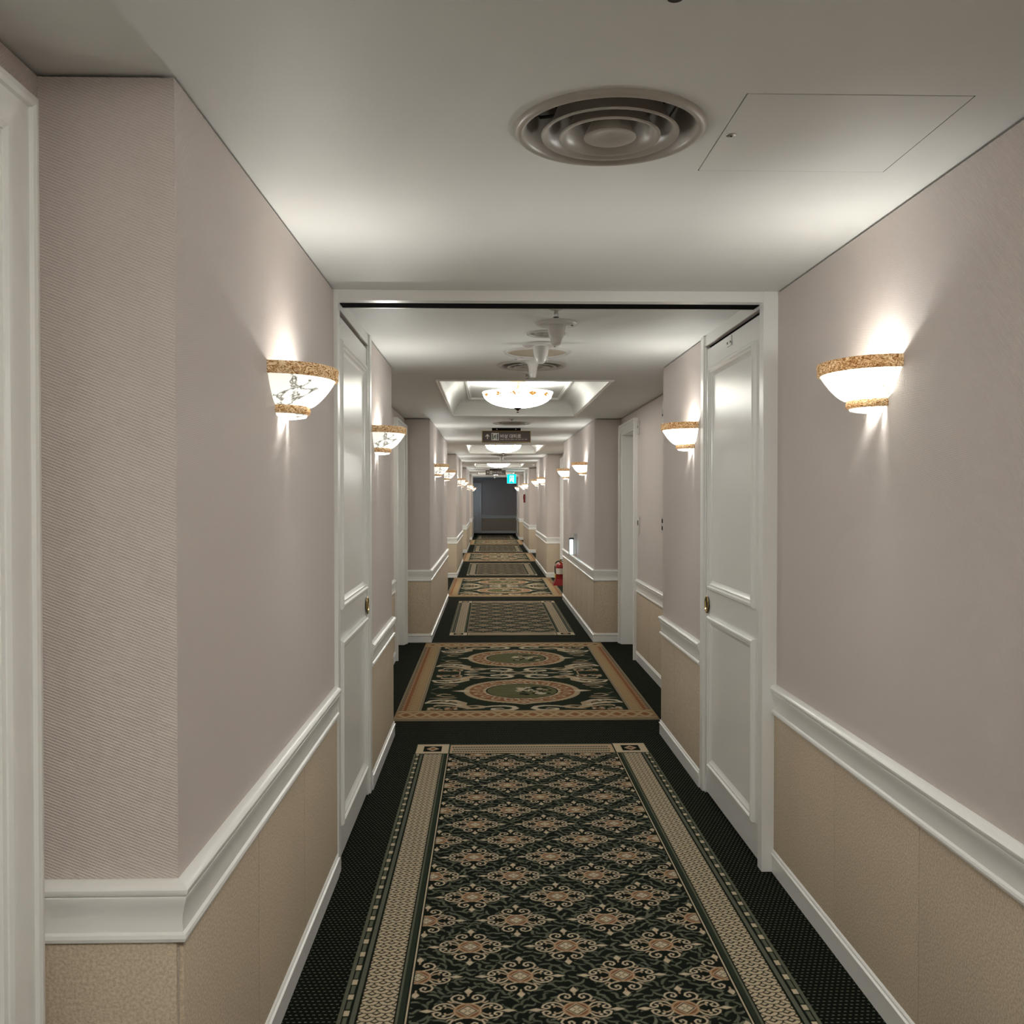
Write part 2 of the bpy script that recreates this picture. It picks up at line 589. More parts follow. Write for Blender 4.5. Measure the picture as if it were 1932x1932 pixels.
# access panel set in the ceiling with a fine shadow gap
mb = MB()
g = 0.0022
mb.bbox(AP[0] + g, AP[1] - g, AP[2] + g, AP[3] - g, CEIL - 0.0008, CEIL + 0.02, 0.001)
ap = mb.build('access_panel', M['ceil'])
tag(ap, 'square flush ceiling access panel with a tiny round lock', 'access panel')
mb = MB()
mb.box(AP[0] - .01, AP[1] + .01, AP[2] - .01, AP[3] + .01, CEIL + 0.021, CEIL + 0.03)
mb.build('panel_backing', M['duct'], ap)
mb = MB()
mb.lathe([(0.0001, -0.0035), (0.007, -0.0035), (0.011, -0.002), (0.012, 0.0)], 20, c=(0.566, 2.216, CEIL - 0.0008))
mb.build('lock', M['steel'], ap, smooth=40)
MB().lathe([(0.0001, -0.0045), (0.0028, -0.0045), (0.003, -0.003)], 12, c=(0.566, 2.214, CEIL - 0.0008)).build('keyhole', M['black'], ap)

# ------------------------------------------------------------------ wall trim: baseboards, chair rails, dado panels
BASE = [(0, 0.0), (0.017, 0.0), (0.017, 0.066), (0.021, 0.070), (0.021, 0.077), (0.014, 0.080), (0.014, 0.085), (0.016, 0.088), (0.012, 0.094), (0.006, 0.097), (0, 0.097)]
RAIL = [(0, 0.655), (0.014, 0.655), (0.019, 0.658), (0.021, 0.665), (0.019, 0.672), (0.013, 0.676), (0.013, 0.682), (0.0115, 0.697), (0.0135, 0.714), (0.018, 0.731), (0.0225, 0.745), (0.0225, 0.749), (0.019, 0.751), (0.024, 0.754), (0.027, 0.760), (0.027, 0.766), (0.023, 0.772), (0.015, 0.776), (0.006, 0.780), (0, 0.780)]
trim_n = [0]
def run(path, left, desc, wall, joints):
    """mouldings + dado panels along a floor-plan path; wall surface lies to the left side (+1) or right (-1)"""
    sd = -1.0 if left else 1.0
    o = MB().sweep(path, BASE, flat, side=sd).build('baseboard_' + ('left' if left else 'right'), M['trim'], smooth=30)
    tag(o, 'white moulded baseboard along ' + desc, 'baseboard', kind='structure')
    trim_n[0] += 1
    o = MB().sweep(path, RAIL, flat, side=sd).build('trim_%d' % trim_n[0], M['trim'], smooth=30)
    tag(o, 'white moulded chair rail along ' + desc, 'chair rail', kind='structure')
    TH = 0.010
    for (a, b) in zip(path[:-1], path[1:]):
        A, B = Vector(a), Vector(b)
        L = (B - A).length
        d = (B - A) / L
        n = Vector((-d.y, d.x)) * sd
        if abs(d.y) > 0.5:
            js = [abs(j - A.y) for j in joints if min(A.y, B.y) + 0.12 < j < max(A.y, B.y) - 0.12]
            js = sorted(js)
        else:
            js = []
        cuts = [0.0] + js + [L]
        for c0, c1 in zip(cuts[:-1], cuts[1:]):
            p0 = A + d * (c0 + 0.0014)
            p1 = A + d * (c1 - 0.0014)
            q0, q1 = p0 + n * TH, p1 + n * TH
            xs = [p0.x, p1.x, q0.x, q1.x]
            ys = [p0.y, p1.y, q0.y, q1.y]
            mb = MB().bbox(min(xs), max(xs), min(ys), max(ys), 0.09, 0.662, 0.0016)
            mb.build('dado_panel', M['dado'], wall, smooth=40)

CAS_P = 0.03      # casing stands proud
for left in (True, False):
    xrec = RL if left else RR
    wall = wallL if left else wallR
    sdn = 'left' if left else 'right'
    for k in range(1, 6):
        s, e = S[k], E[k]
        xx = XL if left else (XR0 if k == 1 else XR)
        joints = [s + 0.63 + 0.635 * j for j in range(12)]
        p_start = (xrec, s) if not (k == 1 and not left) else (RR, s)
        nxt = S[k + 1] - DOOR_W0 - 0.1 if k < 5 else Y_END
        nm = ['', 'first', 'second', 'third', 'fourth', 'fifth'][k]
        if k in FIRE_BAYS:
            f0, f1 = s + FD0 - 0.025, s + FD1 + 0.045
            x2 = XL if left else XR
            run([p_start, (xx, s), (xx, f0)], left, 'the %s wall before the %s fire doors' % (sdn, 'near' if k == 1 else 'far'), wall, joints)
            run([(x2, f1), (x2, e), (xrec, e), (xrec, nxt)], left, 'the %s wall just past the %s fire doors' % (sdn, 'near' if k == 1 else 'far'), wall, joints)
        else:
            run([p_start, (xx, s), (xx, e), (xrec, e), (xrec, nxt)], left, 'the %s projecting bay of the %s wall' % (nm, sdn), wall, joints)
    # short stretch behind / beside the viewpoint
    xx = XL if left else XR0
    y1 = S[1] - DOOR_W0 - 0.1 if left else S[1]
    run([(xx, Y_BACK), (xx, E[0]), (xrec, E[0]), (xrec, y1)], left, 'the %s wall beside the viewpoint' % sdn, wall, [-1.4, -.76, -.12, .5, 1.1])

# end wall trim
def run_end(x0, x1):
    o = MB().sweep([(x0, Y_END), (x1, Y_END)], BASE, flat, side=-1).build('baseboard_end', M['trim'], smooth=30)
    tag(o, 'white baseboard along the dark end wall', 'baseboard', kind='structure')
    trim_n[0] += 1
    o = MB().sweep([(x0, Y_END), (x1, Y_END)], RAIL, flat, side=-1).build('trim_%d' % trim_n[0], M['trim'], smooth=30)
    tag(o, 'white chair rail along the dark end wall', 'chair rail', kind='structure')
    n = 3
    for i in range(n):
        a = x0 + (x1 - x0) * i / n
        b = x0 + (x1 - x0) * (i + 1) / n
        MB().bbox(a + .0014, b - .0014, Y_END - .01, Y_END, .09, .662, .0016).build('dado_panel', M['dado'], wallEnd)
run_end(-0.31, RR)

# ------------------------------------------------------------------ guest-room doors in the recesses
CAS = [(0, 0), (0, 0.016), (0.010, 0.020), (0.016, 0.016), (0.026, 0.018), (0.044, 0.027), (0.056, 0.030), (0.066, 0.030), (0.068, 0.038), (0.076, 0.041), (0.090, 0.038), (0.092, 0.0)]
door_n = [0]
def guest_door(k, left):
    xrec = RL if left else RR
    sg = 1.0 if left else -1.0
    y1 = S[k + 1]
    d0, d1 = y1 - DOOR_W0, y1 - DOOR_W1
    door_n[0] += 1
    lx = xrec - sg * 0.19
    mb = MB()
    mb.bbox(min(lx, lx - sg * .04), max(lx, lx - sg * .04), d0 + .012, d1 - .012, 0.008, DOOR_H - .012, .002)
    leaf = mb.build('door_%d' % door_n[0], M['door'])
    names = ['nearest', 'first', 'second', 'third', 'fourth']
    tag(leaf, 'white guest-room door set deep in the %s recess of the %s wall' % (names[k], 'left' if left else 'right'), 'door', kind='structure')
    mp = lambda a, b, h: (xrec + sg * h, a, b)
    MB().sweep([(d0, 0.0), (d0, DOOR_H), (d1, DOOR_H), (d1, 0.0)], CAS, mp, side=1.0).build('casing', M['trim'], leaf, smooth=25)
    jd = [(0.0, -0.20), (0.0, 0.012), (0.014, 0.012), (0.014, -0.14), (0.026, -0.14), (0.026, -0.20)]
    MB().sweep([(d0, 0.0), (d0, DOOR_H), (d1, DOOR_H), (d1, 0.0)], jd, mp, side=-1.0).build('jamb', M['trim'], leaf, smooth=25)
    yc = d0 + .07
    hx = lx + sg * .045
    mb = MB()
    mb.tube([(lx, yc, 1.02), (hx, yc, 1.02), (hx, yc + .10, 1.02)], 0.008, 10)
    mb.lathe([(0.0001, 0.0), (0.02, 0.0)], 12, c=(lx + sg * .002, yc, 1.02))
    mb.build('handle', M['brass'], leaf, smooth=40)
    for (z0, z1) in ((0.22, 0.85), (1.12, 2.05)):
        fr = [(d0 + .14, z0), (d1 - .14, z0), (d1 - .14, z1), (d0 + .14, z1)]
        mp2 = lambda a, b, h: (lx + sg * h, a, b)
        MB().sweep(fr, [(0, 0), (0.004, .010), (.014, .012), (.022, .006), (.028, 0)], mp2, closed=True).build('panel_moulding', M['door'], leaf, smooth=30)
for k in range(0, 5):
    guest_door(k, True)
    if k > 0:
        guest_door(k, False)

# end wall door, facing the camera
door_n[0] += 1
mb = MB().bbox(-0.98, -0.42, Y_END - 0.035, Y_END - 0.001, 0.01, 2.09, .002)
leaf = mb.build('door_%d' % door_n[0], M['door'])
tag(leaf, 'white panelled door in the dark end wall', 'door', kind='structure')
mpe = lambda a, b, h: (a, Y_END - h, b)
MB().sweep([(-0.41, 0), (-0.41, 2.10), (-0.98, 2.10)], [(0, 0), (0, .03), (.03, .045), (.09, .05), (.095, 0)], mpe, side=-1).build('casing', M['trim'], leaf, smooth=25)
for (z0, z1) in ((0.16, 0.80), (0.95, 1.98)):
    MB().sweep([(-0.94, z0), (-0.52, z0), (-0.52, z1), (-0.94, z1)], [(0, .035), (0.004, .047), (.018, .049), (.03, .041), (.034, .035)], mpe, closed=True).build('panel_moulding', M['trim'], leaf, smooth=30)

# ------------------------------------------------------------------ fire doors: frames and open leaves in the side pockets
PM = [(0, 0), (0.003, .014), (.010, .020), (.020, .020), (.026, .012), (.034, .012), (.040, .006), (.052, 0.001), (.052, 0)]
def fire_set(k, which):
    s = S[k]
    f0, f1 = s + FD0, s + FD1
    xw0, xw1 = XL, XR
    xn = XR0 if k == 1 else XR
    # front frame: two posts and a header
    trim_n[0] += 1
    mb = MB()
    mb.bbox(XL - .07, XL + .016, f0 - .025, f0 + .035, 0, CEIL, .003)
    mb.bbox(XR - .010, xn + .02, f0 - .025, f0 + .035, 0, CEIL, .003)
    mb.bbox(XL, XR, f0 - .02, f0 + .035, CEIL - .044, CEIL, .003)
    fr = mb.build('trim_%d' % trim_n[0], M['trim'])
    tag(fr, 'white fire-door frame spanning the corridor, %s one' % which, 'door frame', kind='structure')
    MB().box(XL + .012, XR - .006, f0 + .035, f0 + .135, CEIL - .043, CEIL - .001).build('black_seal', M['black'], fr)
    MB().box(XL + .012, XR - .006, f0 + .135, f0 + .143, CEIL - .044, CEIL - .001).build('steel_edge', M['steel'], fr)
    for sg, xw in ((1.0, XL), (-1.0, XR)):
        mb = MB()
        a = xw - sg * .06
        b = xw + sg * .012
        mb.bbox(min(a, b), max(a, b), f1 - .02, f1 + .045, 0, CEIL, .004)
        b2 = xw + sg * .002
        mb.bbox(min(a, b2), max(a, b2), f1 - .04, f1 - .02, 0, CEIL - .06, .003)
        mb.build('rear_post', M['trim'], fr)
        a3, b3 = xw - sg * .01, xw + sg * .003
        MB().box(min(a3, b3), max(a3, b3), f0 + .036, f1 - .021, 2.346, CEIL).build('pocket_head', M['trim'], fr)
        MB().box(min(a, xw - sg * .02), max(a, xw - sg * .02), f0 + .036, f1 - .021, 2.329, 2.345).build('head_gap_shade', M['black'], fr)  # black strip painting in the shade of the gap above the leaf
        # open leaf
        door_n[0] += 1
        fa, bk = xw - sg * .004, xw - sg * .05
        mb = MB()
        mb.bbox(min(fa, bk), max(fa, bk), f0 + .042, f1 - .044, .012, 2.325, .002)
        leaf = mb.build('door_%d' % door_n[0], M['door'])
        tag(leaf, 'white panelled fire door leaf folded open against the %s wall, %s pair' % ('left' if sg > 0 else 'right', which), 'door', kind='structure')
        mp = lambda A, B, h: (fa + sg * h, A, B)
        ya, ybb = f0 + .12, f1 - .115
        for (z0, z1) in ((.155, .945), (1.075, 2.225)):
            MB().sweep([(ya, z0), (ybb, z0), (ybb, z1), (ya, z1)], PM, mp, closed=True).build('panel_moulding', M['door'], leaf, smooth=25)
        if k == 1:
            # round brass finger pull
            rings = []
            for (r, h) in ((.0001, -.006), (.022, -.006), (.030, .001), (.033, .004), (.038, .004), (.041, 0.0)):
                rings.append((r, h))
            n = 28
            vs, fs = [], []
            yc, zc = f1 - .078, .995
            for (r, h) in rings:
                for i in range(n):
                    t = 2 * PI * i / n
                    vs.append((fa + sg * (h + .0075), yc + r * math.cos(t), zc + r * 1.12 * math.sin(t)))
            for j in range(len(rings) - 1):
                for i in range(n):
                    fs.append((j * n + i, j * n + (i + 1) % n, (j + 1) * n + (i + 1) % n, (j + 1) * n + i))
            pl = MB().add(vs, fs).build('finger_pull', M['brass'], leaf, smooth=40)
            MB().bbox(min(fa, fa + sg * .01), max(fa, fa + sg * .01), yc - .006, yc + .006, zc - .018, zc + .018, .002).build('pull_bar', M['darkmetal'], pl)
            # catch plate near the top
            yc2 = (f0 + .58) if sg < 0 else f0 + .1
            a, b = fa, fa + sg * .004
            pl = MB().bbox(min(a, b), max(a, b), yc2 - .045, yc2 + .045, 2.272, 2.318, .001).build('catch_plate', M['steel'], leaf)
            for dy in (-.028, .028):
                a, b = fa + sg * .003, fa + sg * .0055
                MB().box(min(a, b), max(a, b), yc2 + dy - .005, yc2 + dy + .005, 2.284, 2.294).build('screw', M['darkmetal'], pl)
fire_set(1, 'near')
fire_set(5, 'far')

# ------------------------------------------------------------------ daylight window in the side wall of the dark end lobby
M['pane'] = mat_emit('overcast_daylight_pane', (0.62, 0.80, 1.0), 0.30)
win = MB().bbox(RL - .01, RL + .02, 39.75, 41.15, 0.90, 2.10, .004).build('window_1', M['trim'])
tag(win, 'small daylight window lighting the far end lobby from the left', 'window', kind='structure')
MB().box(RL + .0205, RL + .024, 39.82, 41.08, 0.97, 2.03).build('pane', M['pane'], win)
MB().bbox(RL + .02, RL + .034, 40.43, 40.47, 0.97, 2.03, .002).build('mullion', M['trim'], win)

# ------------------------------------------------------------------ rugs: pattern woven as colour on the pile grid
class Rug:
    def __init__(self, wd, ln, dx, dy):
        self.nx, self.ny = int(round(wd / dx)) + 1, int(round(ln / dy)) + 1
        self.u = np.linspace(-wd / 2, wd / 2, self.nx)
        self.v = np.linspace(0, ln, self.ny)
        self.dx, self.dy = wd / (self.nx - 1), ln / (self.ny - 1)
        self.c = np.zeros((self.ny, self.nx, 3))
        self.w, self.l = wd, ln
        self.clip = (-wd / 2, wd / 2, 0, ln)
    def rect(self, u0, u1, v0, v1, color):
        i0, i1 = np.searchsorted(self.u, u0 - 1e-9), np.searchsorted(self.u, u1 - 1e-9)
        j0, j1 = np.searchsorted(self.v, v0 - 1e-9), np.searchsorted(self.v, v1 - 1e-9)
        self.c[j0:j1, i0:i1] = color[:3]
    def win(self, u0, u1, v0, v1):
        u0, u1 = max(u0, self.clip[0]), min(u1, self.clip[1])
        v0, v1 = max(v0, self.clip[2]), min(v1, self.clip[3])
        i0, i1 = np.searchsorted(self.u, u0), np.searchsorted(self.u, u1)
        j0, j1 = np.searchsorted(self.v, v0), np.searchsorted(self.v, v1)
        if i1 <= i0 or j1 <= j0:
            return None
        U, V = np.meshgrid(self.u[i0:i1], self.v[j0:j1])
        return (slice(j0, j1), slice(i0, i1)), U, V
    def blend(self, sl, a, color):
        a = np.clip(a, 0, 1)[..., None]
        self.c[sl] = self.c[sl] * (1 - a) + np.array(color[:3]) * a
    def stroke(self, pts, wd, color, taper=False):
        pts = np.asarray(pts, float)
        h = wd / 2 + 0.004
        r = self.win(pts[:, 0].min() - h, pts[:, 0].max() + h, pts[:, 1].min() - h, pts[:, 1].max() + h)
        if r is None:
            return
        sl, U, V = r
        best = np.full(U.shape, -1e9)
        n = len(pts) - 1
        for i in range(n):
            a, b = pts[i], pts[i + 1]
            d = b - a
            L2 = d @ d + 1e-12
            t = np.clip(((U - a[0]) * d[0] + (V - a[1]) * d[1]) / L2, 0, 1)
            dist = np.hypot(U - a[0] - t * d[0], V - a[1] - t * d[1])
            hw = wd / 2
            if taper:
                q = (i + t) / n
                hw = wd / 2 * (0.25 + 0.75 * np.sin(np.clip(q * 0.86 + 0.14, 0, 1) * PI))
            best = np.maximum(best, hw - dist)
        self.blend(sl, best / (0.9 * self.dx) + 0.5, color)
    def ell(self, cu, cv, ru, rv, color, ring=None):
        r = self.win(cu - ru - .01, cu + ru + .01, cv - rv - .01, cv + rv + .01)
        if r is None:
            return
        sl, U, V = r
        d = 1 - np.hypot((U - cu) / ru, (V - cv) / rv)
        sd = d * min(ru, rv)
        if ring:
            sd = np.minimum(sd, ring - sd)
        self.blend(sl, sd / self.dx + 0.5, color)
    def dia(self, cu, cv, ru, rv, color, ring=None):
        r = self.win(cu - ru - .01, cu + ru + .01, cv - rv - .01, cv + rv + .01)
        if r is None:
            return
        sl, U, V = r
        sd = (1 - np.abs(U - cu) / ru - np.abs(V - cv) / rv) * min(ru, rv) * 0.75
        if ring:
            sd = np.minimum(sd, ring - sd)
        self.blend(sl, sd / self.dx + 0.5, color)
    def build(self, name, th=0.004):
        nx, ny = self.nx, self.ny
        U, V = np.meshgrid(self.u, self.v)
        co = np.stack([U, V, np.full_like(U, th)], -1).reshape(-1, 3)
        # a dropped rim gives the rug its thickness
        eps = 0.0006
        co3 = co.reshape(ny, nx, 3)
        co3[0, :, 2] = co3[-1, :, 2] = 0.0
        co3[:, 0, 2] = co3[:, -1, 2] = 0.0
        idx = np.arange(nx * ny).reshape(ny, nx)
        q = np.stack([idx[:-1, :-1], idx[:-1, 1:], idx[1:, 1:], idx[1:, :-1]], -1).reshape(-1, 4)
        me = bpy.data.meshes.new(name)
        me.vertices.add(nx * ny)
        me.vertices.foreach_set('co', co3.reshape(-1).astype(np.float32))
        me.loops.add(q.size)
        me.loops.foreach_set('vertex_index', q.reshape(-1).astype(np.int32))
        me.polygons.add(len(q))
        me.polygons.foreach_set('loop_start', (np.arange(len(q)) * 4).astype(np.int32))
        me.update(calc_edges=True)
        at = me.color_attributes.new('Col', 'FLOAT_COLOR', 'POINT')
        rgba = np.concatenate([self.c.reshape(-1, 3), np.ones((nx * ny, 1))], 1).astype(np.float32)
        at.data.foreach_set('color', rgba.reshape(-1))
        me.materials.append(M['rug'])
        o = bpy.data.objects.new(name, me)
        col.objects.link(o)
        return o

rng = random.Random(7)
def spiral(cx, cy, r0, r1, a0, a1, n=14, sx=1.0, sy=1.0):
    return [(cx + sx * (r0 + (r1 - r0) * i / n) * math.cos(a0 + (a1 - a0) * i / n), cy + sy * (r0 + (r1 - r0) * i / n) * math.sin(a0 + (a1 - a0) * i / n)) for i in range(n + 1)]

BLK = (0.010, 0.013, 0.009)
GRN = (0.122, 0.128, 0.090)
DGR = (0.030, 0.040, 0.026)
CRM = (0.56, 0.46, 0.32)
TAN = (0.46, 0.34, 0.22)
ORG = (0.43, 0.285, 0.17)
RST = (0.21, 0.10, 0.048)

LW, LL = 1.435, 3.55
rg = Rug(LW, LL, 0.0024, 0.0032)
rg.c[:] = BLK
h = LW / 2
FW = h - 0.213          # half width of the lattice field
EB = 0.235              # depth of the end borders
# --- field
rg.clip = (-FW, FW, EB, LL - EB)
v0 = 2.841 - 2.40
sq = []
for j in range(int((LL - 2 * EB) / .0285) + 1):
    for i in range(int(2 * FW / .037) + 1):
        sq.append((-FW + (i + (.5 if j % 2 else 0)) * .037 + rng.uniform(-.008, .008), EB + j * .0285 + rng.uniform(-.007, .007)))
for (cu, cv) in sq:
    L = rng.uniform(.032, .046)
    a = rng.choice([0.5, -0.5, 0.9, -0.9, 0.15, 2.7]) + rng.uniform(-.4, .4)
    k = rng.choice([-1, 1]) * rng.uniform(.2, .5)
    s_curve = rng.random() < .5
    pts = []
    for j in range(7):
        t = j / 6 - .5
        off = k * L * (math.sin(t * 2 * PI) * .4 if s_curve else (t * t * 4 - 1) * .45)
        pts.append((cu + math.cos(a) * t * L - math.sin(a) * off, cv + (math.sin(a) * t * L + math.cos(a) * off) * 1.1))
    sh = rng.uniform(.8, 1.15)
    rg.stroke(pts, rng.uniform(.0088, .0112), tuple(x * sh for x in GRN), taper=True)
def medallion(cu, cv):
    # dark halo so the motif reads against the leaf ground
    for (sx, sy, ru, rv) in ((1, 0, .042, .046), (-1, 0, .042, .046), (0, 1, .054, .034), (0, -1, .054, .034)):
        rg.ell(cu + sx * .072, cv + sy * .072, ru, rv, BLK)
    rg.ell(cu, cv, .05, .05, BLK)
    for sx in (-1, 1):
        for sy in (-1, 1):
            # side arms
            arm = [(.036, .014), (.05, .034), (.066, .042), (.086, .038), (.100, .026), (.104, .013), (.094, .006), (.083, .010), (.081, .019), (.088, .023)]
            rg.stroke([(cu + sx * x, cv + sy * y) for x, y in arm], .0062, CRM)
            rg.stroke([(cu + sx * x, cv + sy * y) for x, y in [(.045, .012), (.056, .020), (.066, .022), (.068, .014)]], .006, TAN)
            rg.ell(cu + sx * .071, cv + sy * .029, .0055, .0055, CRM)
            # upper / lower arms
            arm = [(.012, .040), (.030, .046), (.046, .056), (.052, .070), (.046, .084), (.031, .092), (.017, .086), (.013, .073), (.021, .064), (.030, .068), (.028, .076)]
            rg.stroke([(cu + sx * x, cv + sy * y) for x, y in arm], .0062, CRM)
            rg.stroke([(cu + sx * x, cv + sy * y) for x, y in [(.036, .052), (.052, .046), (.060, .054)]], .006, TAN)
        rg.dia(cu + sx * .123, cv, .024, .0095, CRM)
        rg.stroke([(cu + sx * .10, cv), (cu + sx * .13, cv)], .005, CRM)
    for sy in (-1, 1):
        rg.dia(cu, cv + sy * .112, .013, .020, CRM)
        rg.stroke([(cu, cv + sy * .085), (cu, cv + sy * .105)], .006, TAN)
    rg.ell(cu, cv, .043, .043, ORG)
    rg.ell(cu, cv, .0355, .0355, RST)
    rg.dia(cu, cv, .036, .036, TAN)
    rg.dia(cu, cv, .030, .030, BLK)
    rg.dia(cu, cv, .025, .025, CRM)
    for q in range(4):
        a = q * PI / 2 + PI / 4
        rg.stroke([(cu + .004 * math.cos(a), cv + .004 * math.sin(a)), (cu + .014 * math.cos(a), cv + .014 * math.sin(a))], .0035, GRN)
row = -2
while True:
    cv = v0 + row * 0.204
    if cv > LL:
        break
    us = (-.33, 0, .33) if row % 2 == 0 else (-.495, -.165, .165, .495)
    for cu in us:
        medallion(cu, cv)
    row += 1
rg.clip = (-h, h, 0, LL)
# --- side borders
def scallops(u0, u1, va, vb):
    rg.clip = (u0, u1, va, vb)
    rg.rect(u0, u1, va, vb, CRM)
    wdt = (u1 - u0) / 2.0
    r_ = 0
    v = va - .03
    while v < vb + .03:
        for j in range(-1, 4):
            cu = u0 + wdt * (j + (0.5 if r_ % 2 else 0.0))
            arc = [(cu + wdt / 2 * math.sin(t), v - .020 * (math.cos(t)) ** 1.0 + .010) for t in [-PI / 2 + PI * i / 6 for i in range(7)]]
            rg.stroke(arc, .0040, BLK)
            rg.stroke([(cu - .010, v + .0125), (cu, v + .005), (cu + .010, v + .0125)], .0062, BLK)
        v += .0225
        r_ += 1
    rg.clip = (-h, h, 0, LL)
for sgn in (-1, 1):
    def band(a, b, c, va=0.0, vb=LL):
        lo, hi = (-h + a, -h + b) if sgn < 0 else (h - b, h - a)
        rg.rect(lo, hi, va, vb, c)
    band(0, .213, BLK)
    band(0, .012, GRN)
    band(.018, .032, DGR)
    v = .05
    while v < LL - .05:
        band(.0165, .0335, CRM, v, v + .030)
        band(.019, .031, GRN, v + .038, v + .084)
        v += .0925
    band(.040, .053, (.12, .125, .095))
    lo, hi = (-h + .060, -h + .168) if sgn < 0 else (h - .168, h - .060)
    scallops(lo, hi, 0, LL)
    band(.174, .182, GRN)
    band(.182, .197, DGR)
    band(.199, .203, BLK)
    band(.203, .2085, CRM)
# --- end borders with corner blocks
for (va, vb) in ((0, EB), (LL - EB, LL)):
    rg.rect(-h, h, va, vb, DGR)
    rg.rect(-h + .01, h - .01, va + .012, vb - .03, TAN)
    n = 60
    for i in range(n):
        u = -FW + .02 + i * (2 * FW - .04) / n
        for q, v in enumerate((va + .05, va + .10, va + .15)):
            rg.dia(u + (.008 if q % 2 else 0), v, .0095, .02, GRN)
    rg.rect(-FW, FW, vb - .03, vb - .02, GRN)
    for sgn in (-1, 1):
        c = sgn * (h - .107)
        rg.rect(c - .107, c + .107, va, vb, DGR)
        rg.rect(c - .098, c + .098, va + .012, vb - .012, CRM)
        rg.rect(c - .055, c + .055, (va + vb) / 2 - .062, (va + vb) / 2 + .062, BLK)
        rg.dia(c, (va + vb) / 2, .04, .05, TAN)
        rg.dia(c, (va + vb) / 2, .018, .024, RST)
lattice = rg.build('lattice_rug')
for k in range(5):
    o = lattice if k == 0 else copy_tree(lattice)
    o.location = (CX + .004, 2.40 + P * k, 0.0005)
    tag(o, ['black-green rug with cream diamond medallions, nearest rug in the foreground', 'second medallion-lattice runner, between the first two oval-patterned rugs',
            'third lattice rug along the corridor, past the fire extinguisher', 'fourth lattice rug, far down the corridor', 'last lattice rug, lying in the dark before the end wall'][k], 'rug', 'lattice patterned rugs')

# --- oval rug
OW, OL = 1.87, 3.55
rg = Rug(OW, OL, 0.0042, 0.0065)
FGR = (0.022, 0.030, 0.018)
T2 = (0.44, 0.34, 0.22)
C2 = (0.56, 0.48, 0.35)
R2 = (0.26, 0.115, 0.055)
G2 = (0.33, 0.225, 0.115)
O2 = (0.125, 0.125, 0.06)
rg.c[:] = FGR
h = OW / 2
SB, EB2 = .185, .30
# ring and disc
mid = OL / 2
def q8(f):
    for su in (-1, 1):
        for half in (-1, 1):
            for sw in (-1, 1):
                f(lambda a, b: (su * a, mid + half * (.775 + sw * b)))
ovals = [mid - .775, mid + .775]
for ov in ovals:
    n = 72
    for i in range(n):
        a = 2 * PI * i / n
        rg.ell(.445 * math.cos(a), ov + .445 * math.sin(a), .024, .024, T2)
    rg.ell(0, ov, .445, .445, T2)
    rg.ell(0, ov, .422, .422, R2)
    for i in range(20):
        a = 2 * PI * i / 20
        p = [(0.36 + dr, a + da) for dr, da in ((-.045, -.13), (.0, -.09), (.035, -.02), (.03, .06), (-.005, .09), (-.025, .04), (-.005, .0))]
        rg.stroke([(r_ * math.cos(t_), ov + r_ * math.sin(t_)) for r_, t_ in p], .022, T2, taper=True)
    n = 40
    for i in range(n):
        a = 2 * PI * i / n
        rg.ell(.295 * math.cos(a), ov + .295 * math.sin(a), .022, .022, C2 if i % 2 else T2)
    rg.ell(0, ov, .290, .290, BLK)
    rg.ell(0, ov, .278, .278, O2)
    for i in range(26):
        v = ov + rng.uniform(-.24, .24)
        u = rng.uniform(-.22, .02)
        rg.stroke([(u - .05, v), (u + .05, v)], .008, tuple(x * 1.35 for x in O2), taper=True)
    # bouquet sits towards one side
    for i in range(26):
        u, v = rng.uniform(-.02, .22), ov + rng.uniform(-.15, .15)
        rg.ell(u, v, rng.uniform(.018, .04), rng.uniform(.015, .03), rng.choice([BLK, BLK, FGR]))
    for i in range(16):
        u, v = rng.uniform(-.03, .21), ov + rng.uniform(-.13, .13)
        c = rng.choice([C2, T2, (0.6, 0.55, 0.45)])
        for p in range(5):
            a = 2 * PI * p / 5 + i
            rg.ell(u + .016 * math.cos(a), v + .016 * math.sin(a), .010, .010, c)
        rg.ell(u, v, .007, .007, R2)
    rg.ell(-.005, ov + .01, .05, .02, T2)
    rg.ell(-.005, ov + .06, .03, .03, C2)
    for sg in (-1, 1):
        rg.dia(sg * .475, ov, .085, .035, C2)
        rg.dia(0, ov + sg * .43, .15, .075, T2)
        rg.dia(0, ov + sg * .425, .055, .045, R2)
        rg.dia(0, ov + sg * .425, .025, .022, C2)
